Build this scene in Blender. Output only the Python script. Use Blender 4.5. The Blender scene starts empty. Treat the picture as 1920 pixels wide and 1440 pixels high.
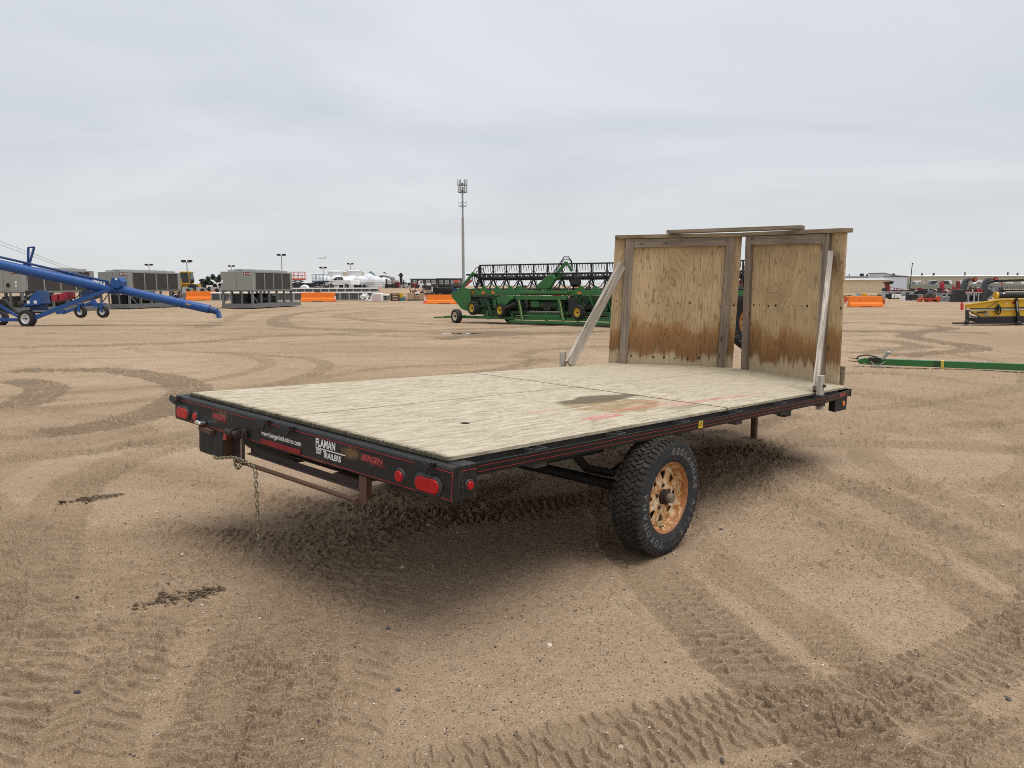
import bpy, math, random
import numpy as np
from mathutils import Matrix, Vector

random.seed(7)
R = math.radians
SC = bpy.context.scene
COL = SC.collection

# ------------------------------------------------------------------ camera
FPX, PITCH, ROLL, CAMH = 1438.75, 0.12786, 0.00269, 1.6      # focal length in 1920-px units
cam_d = bpy.data.cameras.new('camera')
cam_d.sensor_width = 36.0
cam_d.lens = 36.0 * FPX / 1920.0
cam_d.clip_start = 0.05
cam_d.clip_end = 20000
cam = bpy.data.objects.new('camera', cam_d)
COL.objects.link(cam)
cam.matrix_world = (Matrix.Translation((0, 0, CAMH)) @ Matrix.Rotation(math.pi / 2 - PITCH, 4, 'X')
                    @ Matrix.Rotation(-ROLL, 4, 'Z'))
SC.camera = cam

# ------------------------------------------------------------------ overcast sky
SUN_EL, SUN_ROT = R(77), R(118)
world = bpy.data.worlds.new('World')
SC.world = world
world.use_nodes = True
wt = world.node_tree
wn, wl = wt.nodes, wt.links
wn.clear()
w_out = wn.new('ShaderNodeOutputWorld')
w_bg = wn.new('ShaderNodeBackground')
w_bg.inputs['Strength'].default_value = 0.0595
w_sky = wn.new('ShaderNodeTexSky')
w_sky.sky_type = 'NISHITA'
w_sky.sun_disc = False
w_sky.sun_elevation = SUN_EL
w_sky.sun_rotation = SUN_ROT
w_tc = wn.new('ShaderNodeTexCoord')
w_sep = wn.new('ShaderNodeSeparateXYZ')
wl.new(w_tc.outputs['Generated'], w_sep.inputs[0])
def wmath(op, a, b=None, clamp=False):
    n = wn.new('ShaderNodeMath'); n.operation = op; n.use_clamp = clamp
    for i, s in enumerate((a, b)):
        if s is None: continue
        if isinstance(s, (int, float)): n.inputs[i].default_value = s
        else: wl.new(s, n.inputs[i])
    return n.outputs[0]
w_el = wmath('MAXIMUM', w_sep.outputs['Z'], 0.0)
w_den = wmath('ADD', w_el, 0.16)
w_cmb = wn.new('ShaderNodeCombineXYZ')                        # cloud ceiling seen in perspective
wl.new(wmath('DIVIDE', w_sep.outputs['X'], w_den), w_cmb.inputs[0])
wl.new(wmath('DIVIDE', w_sep.outputs['Y'], w_den), w_cmb.inputs[1])
w_map = wn.new('ShaderNodeMapping')
w_map.inputs['Scale'].default_value = (0.50, 0.78, 1)
w_map.inputs['Rotation'].default_value = (0, 0, R(9))
wl.new(w_cmb.outputs[0], w_map.inputs[0])
w_n1 = wn.new('ShaderNodeTexNoise')
w_n1.inputs['Scale'].default_value = 1.1
w_n1.inputs['Detail'].default_value = 6
w_n1.inputs['Roughness'].default_value = 0.52
w_n1.inputs['Distortion'].default_value = 0.6
wl.new(w_map.outputs[0], w_n1.inputs['Vector'])
w_ramp = wn.new('ShaderNodeValToRGB')
w_ramp.color_ramp.elements[0].position = 0.30
w_ramp.color_ramp.elements[0].color = (0.55, 0.585, 0.63, 1)
w_ramp.color_ramp.elements[1].position = 0.72
w_ramp.color_ramp.elements[1].color = (0.725, 0.752, 0.785, 1)
wl.new(w_n1.outputs['Fac'], w_ramp.inputs[0])
w_hz = wn.new('ShaderNodeMapRange')                           # paler, warmer air at the horizon
w_hz.inputs['From Min'].default_value = 0.0
w_hz.inputs['From Max'].default_value = 0.16
w_hz.inputs['To Min'].default_value = 0.85
w_hz.inputs['To Max'].default_value = 0.0
w_hz.interpolation_type = 'SMOOTHSTEP'
wl.new(w_el, w_hz.inputs['Value'])
w_mixh = wn.new('ShaderNodeMix'); w_mixh.data_type = 'RGBA'
wl.new(w_hz.outputs[0], w_mixh.inputs['Factor'])
wl.new(w_ramp.outputs[0], w_mixh.inputs['A'])
w_mixh.inputs['B'].default_value = (0.69, 0.705, 0.71, 1)
w_up = wmath('ADD', wmath('MULTIPLY', w_el, 3.0), 9.2)         # overcast sky is brightest overhead
w_sc = wn.new('ShaderNodeVectorMath'); w_sc.operation = 'SCALE'
wl.new(w_mixh.outputs['Result'], w_sc.inputs[0]); wl.new(w_up, w_sc.inputs['Scale'])
w_fin = wn.new('ShaderNodeMix'); w_fin.data_type = 'RGBA'
w_fin.inputs['Factor'].default_value = 0.96
wl.new(w_sky.outputs[0], w_fin.inputs['A'])
wl.new(w_sc.outputs[0], w_fin.inputs['B'])
wl.new(w_fin.outputs['Result'], w_bg.inputs['Color'])
wl.new(w_bg.outputs[0], w_out.inputs['Surface'])

sun_d = bpy.data.lights.new('sun', 'SUN')
sun_d.energy = 1.5
sun_d.angle = R(44)
sun_d.color = (1.0, 0.97, 0.92)
sun = bpy.data.objects.new('sun', sun_d)
COL.objects.link(sun)
sdir = Vector((math.sin(SUN_ROT) * math.cos(SUN_EL), math.cos(SUN_ROT) * math.cos(SUN_EL), math.sin(SUN_EL)))
sun.rotation_euler = sdir.to_track_quat('Z', 'Y').to_euler()
sun.location = (0, 0, 30)

SC.view_settings.view_transform = 'Standard'
SC.view_settings.look = 'None'
SC.view_settings.exposure = 0.92
SC.view_settings.gamma = 1.0
SC.view_settings.use_curve_mapping = False
SC.cycles.max_bounces = 6
SC.cycles.filter_width = 0.95
SC.cycles.use_denoising = False

# ------------------------------------------------------------------ where things stand
_cp, _sp = math.cos(PITCH), math.sin(PITCH)
FW = Vector((0, _cp, -_sp)); _u0 = Vector((0, _sp, _cp)); _r0 = Vector((1, 0, 0))
RI = _r0 * math.cos(ROLL) + _u0 * math.sin(ROLL); UP = _u0 * math.cos(ROLL) - _r0 * math.sin(ROLL)
def at(px, py, Y):
    """point of the place seen along the photograph's (px, py), at distance Y"""
    d = FW + RI * ((px - 960) / FPX) + UP * ((720 - py) / FPX)
    t = Y / d.y
    return Vector((d.x * t, Y, CAMH + d.z * t))
def ux(px, Y):
    return at(px, 540, Y).x
def uz(py, Y, px=960):
    return at(px, py, Y).z

# ------------------------------------------------------------------ mesh builder
class MB:
    def __init__(s): s.v = []; s.f = []
    def add(s, vs, fs):
        o = len(s.v); s.v += [tuple(a) for a in vs]; s.f += [tuple(i + o for i in q) for q in fs]; return s
    def box(s, x0, x1, y0, y1, z0, z1):
        vs = [(x0,y0,z0),(x1,y0,z0),(x1,y1,z0),(x0,y1,z0),(x0,y0,z1),(x1,y0,z1),(x1,y1,z1),(x0,y1,z1)]
        return s.add(vs, [(0,3,2,1),(4,5,6,7),(0,1,5,4),(1,2,6,5),(2,3,7,6),(3,0,4,7)])
    def beam(s, p, q, w, h, up=(0, 0, 1)):
        p, q = Vector(p), Vector(q); d = (q - p).normalized(); up = Vector(up)
        sd = d.cross(up)
        if sd.length < 1e-4: sd = d.cross(Vector((1, 0, 0)))
        sd.normalize(); u = sd.cross(d)
        a, b = sd * (w / 2), u * (h / 2)
        vs = [p-a-b, p+a-b, p+a+b, p-a+b, q-a-b, q+a-b, q+a+b, q-a+b]
        return s.add(vs, [(0,1,2,3),(7,6,5,4),(0,4,5,1),(1,5,6,2),(2,6,7,3),(3,7,4,0)])
    def cyl(s, p, q, r, n=12, r2=None, cap=True):
        p, q = Vector(p), Vector(q); d = (q - p).normalized(); r2 = r if r2 is None else r2
        a = d.orthogonal().normalized(); b = d.cross(a); vs = []
        for c, rr in ((p, r), (q, r2)):
            for i in range(n):
                t = 2 * math.pi * i / n; vs.append(c + a * (rr * math.cos(t)) + b * (rr * math.sin(t)))
        fs = [(i, (i+1) % n, n + (i+1) % n, n + i) for i in range(n)]
        if cap: fs += [tuple(range(n - 1, -1, -1)), tuple(range(n, 2 * n))]
        return s.add(vs, fs)
    def tube(s, pts, r, n=8, closed=False):
        pts = [Vector(p) for p in pts]; m = len(pts); vs = []; a = None
        for k, p in enumerate(pts):
            if closed: d = pts[(k+1) % m] - pts[k-1]
            else: d = pts[min(k+1, m-1)] - pts[max(k-1, 0)]
            d.normalize()
            a = d.orthogonal() if a is None else a - d * a.dot(d)
            if a.length < 1e-6: a = d.orthogonal()
            a.normalize(); b = d.cross(a)
            rr = r[k] if isinstance(r, (list, tuple)) else r
            for i in range(n):
                t = 2 * math.pi * i / n; vs.append(p + a * (rr * math.cos(t)) + b * (rr * math.sin(t)))
        fs = []
        for k in range(m if closed else m - 1):
            k2 = (k + 1) % m
            for i in range(n): fs.append((k*n+i, k*n+(i+1) % n, k2*n+(i+1) % n, k2*n+i))
        if not closed: fs += [tuple(range(n-1, -1, -1)), tuple(range((m-1)*n, m*n))]
        return s.add(vs, fs)
    def prism(s, poly, a, b, axis='Y'):
        """polygon in the plane across `axis`, from a to b along it (Y: (x,z), X: (y,z), Z: (x,y))"""
        n = len(poly)
        def P(p, c): return {'Y': (p[0], c, p[1]), 'X': (c, p[0], p[1]), 'Z': (p[0], p[1], c)}[axis]
        vs = [P(p, a) for p in poly] + [P(p, b) for p in poly]
        fs = [tuple(range(n)), tuple(range(2*n-1, n-1, -1))] + [(i, n+i, n+(i+1) % n, (i+1) % n) for i in range(n)]
        return s.add(vs, fs)
    def lathe(s, prof, n=24, axis='Z', c=(0, 0, 0), closed=False):
        """profile of (radius, height along axis)"""
        vs = []; m = len(prof)
        for (r, z) in prof:
            for i in range(n):
                t = 2 * math.pi * i / n; x, y = r * math.cos(t), r * math.sin(t)
                v = {'Z': (x, y, z), 'X': (z, x, y), 'Y': (x, z, y)}[axis]
                vs.append((v[0]+c[0], v[1]+c[1], v[2]+c[2]))
        fs = []
        for k in range(m if closed else m - 1):
            k2 = (k + 1) % m
            for i in range(n): fs.append((k*n+i, k*n+(i+1) % n, k2*n+(i+1) % n, k2*n+i))
        if not closed:
            if prof[0][0] > 1e-6: fs.append(tuple(range(n-1, -1, -1)))
            if prof[-1][0] > 1e-6: fs.append(tuple(range((m-1)*n, m*n)))
        return s.add(vs, fs)
    def blob(s, c, r, n=8, m=5, jit=0.0, rng=random):
        vs = [(c[0], c[1], c[2]-r[2])]; fs = []
        for k in range(1, m):
            ph = math.pi * k / m - math.pi / 2
            for i in range(n):
                t = 2*math.pi*i/n; j = 1 + rng.uniform(-jit, jit)
                vs.append((c[0]+r[0]*j*math.cos(ph)*math.cos(t), c[1]+r[1]*j*math.cos(ph)*math.sin(t), c[2]+r[2]*j*math.sin(ph)))
        vs.append((c[0], c[1], c[2]+r[2])); L = len(vs) - 1
        for i in range(n): fs.append((0, 1+(i+1) % n, 1+i)); fs.append((L, L-n+i, L-n+(i+1) % n))
        for k in range(m-2):
            for i in range(n): fs.append((1+k*n+i, 1+k*n+(i+1) % n, 1+(k+1)*n+(i+1) % n, 1+(k+1)*n+i))
        return s.add(vs, fs)
    def mesh(s, name, smooth=None):
        me = bpy.data.meshes.new(name); me.from_pydata(s.v, [], s.f)
        import bmesh
        bm = bmesh.new(); bm.from_mesh(me); bmesh.ops.recalc_face_normals(bm, faces=bm.faces); bm.to_mesh(me); bm.free()
        if smooth:
            me.shade_smooth(); me.set_sharp_from_angle(angle=R(smooth))
        return me
    def build(s, name, mat, parent=None, smooth=None, bevel=None, loc=None, rot=None, label=None):
        me = s.mesh(name, smooth); me.materials.append(mat)
        return put(name, me, parent, bevel, loc, rot, label)

def put(name, me, parent=None, bevel=None, loc=None, rot=None, label=None):
    o = bpy.data.objects.new(name, me); COL.objects.link(o)
    if parent is not None: o.parent = parent
    if loc is not None: o.location = loc
    if rot is not None:
        if isinstance(rot, Matrix): o.matrix_local = Matrix.Translation(loc or (0, 0, 0)) @ rot.to_4x4()
        else: o.rotation_euler = rot
    if bevel:
        b = o.modifiers.new('bevel', 'BEVEL'); b.width = bevel; b.segments = 2; b.limit_method = 'ANGLE'; b.angle_limit = R(40)
    if label: o['label'] = label
    return o
def tag(o, label, cat, group=None, kind=None):
    if label: o['label'] = label
    if cat: o['category'] = cat
    if group: o['group'] = group
    if kind: o['kind'] = kind
    return o
def thing(name, label, cat, loc=(0, 0, 0), rz=0.0, group=None):
    o = bpy.data.objects.new(name, None); COL.objects.link(o); o.empty_display_size = 0.2
    o.location = loc; o.rotation_euler = (0, 0, rz)
    return tag(o, label, cat, group)
def empty(name, parent, loc=(0, 0, 0), rot=(0, 0, 0)):
    o = bpy.data.objects.new(name, None); COL.objects.link(o); o.empty_display_size = 0.1
    o.parent = parent; o.location = loc; o.rotation_euler = rot
    return o
def copy_tree(o, parent=None):
    c = o.copy(); COL.objects.link(c); c.parent = parent
    for ch in list(o.children): copy_tree(ch, c)
    return c

def text_mesh(body, size, extrude=0.0004, sx=1.0, shear=0.0, bold=0.0, outline=0.0, align='LEFT', spacing=1.0):
    cu = bpy.data.curves.new('lettering', 'FONT'); cu.body = body; cu.size = size; cu.shear = shear
    cu.align_x = align; cu.space_character = spacing; cu.resolution_u = 3
    if outline: cu.fill_mode = 'NONE'; cu.bevel_depth = outline; cu.bevel_resolution = 0
    else: cu.extrude = extrude; cu.offset = bold
    ob = bpy.data.objects.new('lettering', cu); COL.objects.link(ob)
    bpy.context.view_layer.update()
    me = bpy.data.meshes.new_from_object(ob.evaluated_get(bpy.context.evaluated_depsgraph_get()))
    bpy.data.objects.remove(ob); bpy.data.curves.remove(cu)
    if sx != 1.0: me.transform(Matrix.Diagonal((sx, 1, 1, 1)))
    me.materials.clear()
    return me

# ------------------------------------------------------------------ materials
class NT:
    def __init__(s, name):
        s.m = bpy.data.materials.new(name); s.m.use_nodes = True
        s.t = s.m.node_tree; s.n = s.t.nodes; s.l = s.t.links; s.n.clear()
        s.out = s.n.new('ShaderNodeOutputMaterial'); s.b = s.n.new('ShaderNodeBsdfPrincipled')
        s.l.new(s.b.outputs[0], s.out.inputs[0])
        s._tc = None
    def tc(s, k='Object'):
        if s._tc is None: s._tc = s.n.new('ShaderNodeTexCoord')
        return s._tc.outputs[k]
    def _set(s, sock, v):
        if v is None: return
        if hasattr(v, 'is_linked') or hasattr(v, 'links'): s.l.new(v, sock)
        else:
            if isinstance(v, (tuple, list)) and len(v) == 3 and sock.type == 'RGBA': v = (*v, 1)
            sock.default_value = v
    def mapping(s, vec, scale=(1, 1, 1), loc=(0, 0, 0), rot=(0, 0, 0)):
        n = s.n.new('ShaderNodeMapping'); s.l.new(vec, n.inputs[0])
        n.inputs['Scale'].default_value = scale; n.inputs['Location'].default_value = loc; n.inputs['Rotation'].default_value = rot
        return n.outputs[0]
    def noise(s, vec, scale, detail=4, rough=0.55, dist=0.0, col=False):
        n = s.n.new('ShaderNodeTexNoise'); s.l.new(vec, n.inputs['Vector'])
        n.inputs['Scale'].default_value = scale; n.inputs['Detail'].default_value = detail
        n.inputs['Roughness'].default_value = rough; n.inputs['Distortion'].default_value = dist
        return n.outputs['Color' if col else 'Fac']
    def voro(s, vec, scale, feat='F1', out='Distance'):
        n = s.n.new('ShaderNodeTexVoronoi'); s.l.new(vec, n.inputs['Vector']); n.feature = feat
        n.inputs['Scale'].default_value = scale
        return n.outputs[out]
    def wave(s, vec, scale, dist=2.0, detail=2, dscale=1.0, direction='X'):
        n = s.n.new('ShaderNodeTexWave'); s.l.new(vec, n.inputs['Vector']); n.bands_direction = direction
        n.inputs['Scale'].default_value = scale; n.inputs['Distortion'].default_value = dist
        n.inputs['Detail'].default_value = detail; n.inputs['Detail Scale'].default_value = dscale
        return n.outputs['Fac']
    def ramp(s, fac, stops, interp='LINEAR'):
        n = s.n.new('ShaderNodeValToRGB'); s.l.new(fac, n.inputs[0]); cr = n.color_ramp; cr.interpolation = interp
        while len(cr.elements) < len(stops): cr.elements.new(0.5)
        for e, (p, c) in zip(cr.elements, stops):
            e.position = p; e.color = (c, c, c, 1) if isinstance(c, (int, float)) else (*c, 1)
        return n.outputs[0]
    def mix(s, f, a, b, mode='MIX'):
        n = s.n.new('ShaderNodeMix'); n.data_type = 'RGBA'; n.blend_type = mode
        s._set(n.inputs['Factor'], f); s._set(n.inputs['A'], a); s._set(n.inputs['B'], b)
        return n.outputs['Result']
    def math(s, op, a, b=0.0, clamp=False):
        n = s.n.new('ShaderNodeMath'); n.operation = op; n.use_clamp = clamp
        s._set(n.inputs[0], a); s._set(n.inputs[1], b)
        return n.outputs[0]
    def rng(s, v, a, b, c=0.0, d=1.0, smooth=True):
        n = s.n.new('ShaderNodeMapRange'); s._set(n.inputs['Value'], v)
        n.inputs['From Min'].default_value = a; n.inputs['From Max'].default_value = b
        n.inputs['To Min'].default_value = c; n.inputs['To Max'].default_value = d
        if smooth: n.interpolation_type = 'SMOOTHSTEP'
        return n.outputs[0]
    def sep(s, v):
        n = s.n.new('ShaderNodeSeparateXYZ'); s.l.new(v, n.inputs[0]); return n.outputs
    def attr(s, name):
        n = s.n.new('ShaderNodeAttribute'); n.attribute_name = name; return n.outputs['Fac']
    def bump(s, h, strength=0.3, dist=0.01):
        n = s.n.new('ShaderNodeBump'); n.inputs['Strength'].default_value = strength; n.inputs['Distance'].default_value = dist
        s.l.new(h, n.inputs['Height']); s.l.new(n.outputs[0], s.b.inputs['Normal']); return n
    def setp(s, **k):
        names = dict(col='Base Color', rough='Roughness', metal='Metallic', spec='Specular IOR Level', alpha='Alpha', trans='Transmission Weight', coat='Coat Weight')
        for a, v in k.items(): s._set(s.b.inputs[names[a]], v)
        return s.m

_mats = {}
def paint(name, col, rough=0.5, metal=0.0, var=0.12, scale=3.0, dirt=0.12, dirtcol=(0.22, 0.17, 0.12), bump=0.0, rust=0.0, spec=0.5):
    """painted or bare surface with uneven tone, dust and a little rust"""
    if name in _mats: return _mats[name]
    t = NT(name); o = t.tc()
    n1 = t.noise(o, scale, 4); n2 = t.noise(o, scale * 6.3, 5, 0.65)
    c = t.mix(t.math('MULTIPLY', n1, var * 2), col, tuple(x * 0.62 for x in col))
    if dirt:
        d = t.rng(n2, 0.50, 0.74, 0, dirt * 2.2)
        c = t.mix(d, c, dirtcol)
    if rust:
        rm = t.rng(t.noise(o, scale * 2.1, 8, 0.7), 0.62 - rust * 0.3, 0.72 - rust * 0.2)
        c = t.mix(rm, c, t.mix(n2, (0.20, 0.075, 0.03), (0.09, 0.04, 0.025)))
    rr = t.rng(n2, 0.3, 0.8, max(0.05, rough - 0.1), min(1, rough + 0.2))
    t.setp(col=c, rough=rr, metal=metal, spec=spec)
    if bump: t.bump(n2, bump, 0.01)
    _mats[name] = t.m
    return t.m
# ------------------------------------------------------------------ ground: one sheet to the horizon
def _hash(ix, iy, seed):
    h = (ix.astype(np.uint32) * np.uint32(374761393)) + (iy.astype(np.uint32) * np.uint32(668265263)) + np.uint32(seed * 974711 + 17)
    h = (h ^ (h >> np.uint32(13))) * np.uint32(1274126177)
    h = h ^ (h >> np.uint32(16))
    return (h & np.uint32(0xFFFFFF)).astype(np.float32) / np.float32(0xFFFFFF)
def vn(x, y, f, seed=0):
    x = x * f + 1000.0; y = y * f + 1000.0
    x0 = np.floor(x); y0 = np.floor(y); fx = (x - x0).astype(np.float32); fy = (y - y0).astype(np.float32)
    ix = x0.astype(np.int64); iy = y0.astype(np.int64)
    fx = fx * fx * (3 - 2 * fx); fy = fy * fy * (3 - 2 * fy)
    a = _hash(ix, iy, seed); b = _hash(ix + 1, iy, seed); c = _hash(ix, iy + 1, seed); d = _hash(ix + 1, iy + 1, seed)
    return (a + (b - a) * fx) * (1 - fy) + (c + (d - c) * fx) * fy
def sst(a, b, v):
    t = np.clip((v - a) / (b - a), 0, 1); return t * t * (3 - 2 * t)
def spline(pts, n=8):
    p = [np.array(a, float) for a in pts]; p = [2*p[0]-p[1]] + p + [2*p[-1]-p[-2]]; out = []
    for i in range(1, len(p) - 2):
        for k in range(n):
            t = k / n; a, b, c, d = p[i-1], p[i], p[i+1], p[i+2]
            out.append(0.5 * (2*b + (c-a)*t + (2*a-5*b+4*c-d)*t*t + (3*b-a-3*c+d)*t**3))
    out.append(p[-2]); return np.array(out)
# wheel tracks over the yard: points, width, depth, tread (1 lugs, 2 blocks, 0 plain), pitch, darkness, berm
TRK = [
 ([(-1.81,2.0),(-2.17,3.15),(-2.8,4.32),(-3.46,5.84),(-3.56,7.18),(-3.09,8.11),(-2.27,8.94)], .55,.016,1,.105,.75,.012),
 ([(-2.45,2.0),(-2.85,3.1),(-3.5,4.3),(-4.3,5.8),(-4.6,7.4),(-4.1,9.0)], .5,.014,1,.09,.65,.01),
 ([(-1.41,2.1),(-1.62,2.84),(-1.72,3.5),(-1.8,3.9)], .42,.012,1,.085,.6,.008),
 ([(-1.0,1.8),(-1.1,2.93),(-1.21,3.79),(-1.24,4.82),(-0.98,5.71),(-0.27,6.38)], .46,.016,2,.07,.7,.014),
 ([(-0.5,1.7),(-0.62,2.5),(-0.74,3.6),(-0.9,4.5),(-1.5,5.4),(-2.6,6.3),(-4.2,7.0)], .4,.012,1,.1,.5,.01),
 ([(0.85,6.4),(0.76,5.31),(0.8,4.09),(0.96,3.27),(1.13,2.71),(1.3,2.0)], .44,.02,2,.075,.85,.016),
 ([(1.8,8.6),(2.03,7.75),(2.42,6.81),(2.71,5.75),(2.83,4.74),(2.82,3.88),(2.7,2.6)], .42,.018,2,.08,.8,.014),
 ([(1.3,7.0),(1.8,7.25),(2.65,7.63),(3.68,7.64),(4.86,7.28),(7,6.3)], .5,.014,2,.08,.7,.012),
 ([(-0.6,2.2),(-0.14,2.35),(0.36,2.53),(0.93,2.71),(1.44,2.82),(2.55,3.5),(3.6,4.6),(5.0,6.3),(7.5,8.6)], .42,.014,2,.062,.65,.012),
 ([(-0.3,2.0),(0.5,2.15),(1.2,2.3),(1.9,2.55),(3.0,3.2),(4.6,4.4),(7.0,6.6)], .34,.012,1,.085,.6,.010),
 ([(-3.2,6.3),(-1.95,5.7),(-1.22,5.35),(-0.41,5.23),(0.77,5.65),(1.69,6.6),(2.4,8.0)], .5,.012,2,.07,.40,.010),
 ([(-2.8,5.2),(-1.9,4.75),(-1.0,4.75),(-0.2,5.9),(0.4,7.6)], .45,.011,2,.065,.35,.010),
 ([(-12,9.0),(-8,9.6),(-5.5,10.6),(-4.0,12.2),(-3.6,14.5),(-4.6,17),(-8,19)], .42,.016,2,.08,.85,.014),
 ([(-13,10.6),(-8.4,11.0),(-6.2,12.0),(-5.2,13.4),(-5.0,15.5),(-6,17.5),(-9,19.6)], .42,.016,2,.08,.8,.014),
 ([(-9,5.6),(-6,6.2),(-4.2,7.4),(-3.2,9.2),(-2.6,11.5),(-1.2,13.8),(2,15.5)], .40,.014,2,.07,.8,.012),
 ([(-9,7.0),(-6.4,7.5),(-4.9,8.6),(-4.2,10.2),(-3.6,12.5),(-2.2,15),(1.5,17)], .40,.014,2,.07,.75,.012),
 ([(-18,26.4),(-8,26),(-2,24),(4,23),(12,24.5)], .5,.02,0,.2,.85,.0), ([(-18,28.8),(-8,28.4),(-2,26.4),(4,25.2),(12,26.6)], .5,.02,0,.2,.8,.0),
 ([(-20,33),(-10,32),(-2,36),(8,40),(20,40)], .6,.02,0,.2,.9,.0), ([(-20,36),(-10,35),(-2,39),(8,43),(20,43)], .6,.02,0,.2,.9,.0),
 ([(4,9.5),(6,10.5),(8.5,12.5),(10,16),(9,20),(5,23)], .42,.016,2,.08,.8,.012), ([(4.6,8.3),(7,9.3),(10,11.8),(11.8,16),(10.5,21),(6,25)], .42,.016,2,.08,.75,.012),
 ([(3.4,5.4),(4.6,6.6),(5.4,8.2),(5.6,10.4),(4.8,13)], .38,.014,2,.065,.65,.012),
 ([(-2.1,1.8),(-2.3,2.6),(-2.6,3.6),(-3.3,4.9),(-4.6,6.0),(-6.5,6.8)], .46,.016,2,.062,.7,.012),
 ([(-0.75,1.9),(-0.85,2.6),(-0.98,3.4),(-1.05,4.2),(-0.7,5.0),(0.1,5.5),(1.2,5.9)], .42,.016,2,.06,.65,.012),
 ([(1.75,1.9),(1.62,2.6),(1.45,3.3),(1.2,4.2),(1.15,5.2),(1.5,6.3)], .34,.014,2,.055,.6,.010),
 ([(2.2,2.3),(2.35,3.2),(2.3,4.2),(2.1,5.2),(2.0,6.2),(2.5,7.4),(3.6,8.6)], .36,.014,2,.06,.6,.012),
 ([(3.3,3.4),(3.35,4.6),(3.2,5.8),(3.3,7.0),(4.0,8.4)], .40,.016,1,.09,.65,.012),
 ([(-10.03,14.64),(-8.01,14.69),(-6.48,13.83),(-5.43,12.61),(-4.86,11.4),(-4.65,10.02),(-4.77,8.9),(-5.48,8.08)], .8,.03,1,.16,1.0,.03),
 ([(-9.0,13.12),(-8.09,12.84),(-7.43,12.15),(-6.93,10.97),(-6.8,9.85)], .75,.03,1,.16,1.0,.03),
 ([(-18,19.5),(-9.98,21.72),(-7.88,24.63),(-4.79,26.49),(-1.2,28.64),(4.41,33.48)], 1.1,.03,1,.2,.9,.02),
 ([(-16,17.0),(-8.5,20.0),(-4,22.5),(2,25),(8,27.5)], .8,.03,1,.2,.6,.02),
 ([(-12,29),(-13.71,37.3),(-15.58,44.51),(-16.09,52.79),(-13.77,58.47)], 1.0,.03,0,.2,.8,.02),
 ([(-4,27),(-8.27,29.78),(-10.69,35.17),(-12.39,43.06),(-11.97,50.79),(-7.98,57.56)], 1.2,.03,0,.2,.9,.02),
 ([(-2,31),(-6.39,35.43),(-9.6,43.27),(-7.43,53.58)], 1.0,.03,0,.2,.8,.02),
 ([(6,31.5),(14.25,32.63),(15.68,31.4),(16.37,28.77),(12.31,23.92),(11.93,19.69),(9.61,17.67),(8.24,17.11)], .9,.03,1,.2,1.0,.03),
 ([(9.84,22.45),(10.75,21.45),(10.39,19.64),(7.86,17.62)], .8,.02,0,.2,.9,.02),
 ([(4.2,11.4),(4.96,11.03),(5.72,10.29),(6.66,9.65)], .5,.02,2,.1,.7,.02),
 ([(5.5,14.6),(6.22,14.13),(6.98,13.48),(8.01,11.65)], .55,.02,1,.16,.8,.02),
 ([(-14.4,21.55),(-12.39,23.43),(-7.29,21.82),(-3.63,20.02),(0.54,19.32)], .7,.02,1,.16,.6,.02),
 ([(-1.0,14.1),(-0.21,14.89),(0.33,15.94),(0.59,16.9),(0.18,17.8),(1.08,19.33),(3.38,20.26)], .55,.02,1,.16,.9,.02),
 ([(-9,8.8),(-6.5,9.5),(-4.6,11.8),(-2.5,13.2),(0.5,13.5)], .5,.015,2,.1,.5,.015),
 ([(-7,6.3),(-5.0,7.0),(-3.0,8.3),(-1.0,10.2),(1.5,11.5)], .45,.014,2,.09,.55,.014),
 ([(-12,11.2),(-8,10.6),(-5,9.2),(-3.4,7.4)], .5,.014,1,.14,.5,.014),
 ([(3.0,9.4),(4.2,8.3),(5.0,6.8),(5.4,5.0)], .45,.014,2,.09,.6,.014),
 ([(-2.5,23.2),(0,25.2),(4,27.2),(9,27.6),(16,25.0)], 1.3,.02,0,.2,.95,.0),
 ([(2,21.5),(6,22.6),(10,24.6),(17,29.5)], .7,.02,0,.2,.6,.0),
]
_rg = random.Random(11)
for _ in range(64):                                           # older, fainter turns all over the yard
    cx, cy = _rg.uniform(-38, 36), _rg.uniform(9, 72); r = _rg.uniform(5, 26); a0 = _rg.uniform(0, 6.28); sp = _rg.uniform(.5, 1.7)
    TRK.append(([(cx + r*math.cos(a0+sp*k/5), cy + .8*r*math.sin(a0+sp*k/5)) for k in range(6)], (w0 := _rg.uniform(.22, .5)), .012, _rg.choice((0, 1, 2)), _rg.uniform(.1, .2), (d0 := _rg.uniform(.35, .85)), .008))
    if _rg.random() < .6: r += _rg.choice((1.6, 1.9, 2.2)); TRK.append(([(cx + r*math.cos(a0+sp*k/5), cy + .8*r*math.sin(a0+sp*k/5)) for k in range(6)], w0, .012, 0, .15, d0, .008))
TRK = [(spline(t[0], 7), *t[1:]) for t in TRK]

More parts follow.
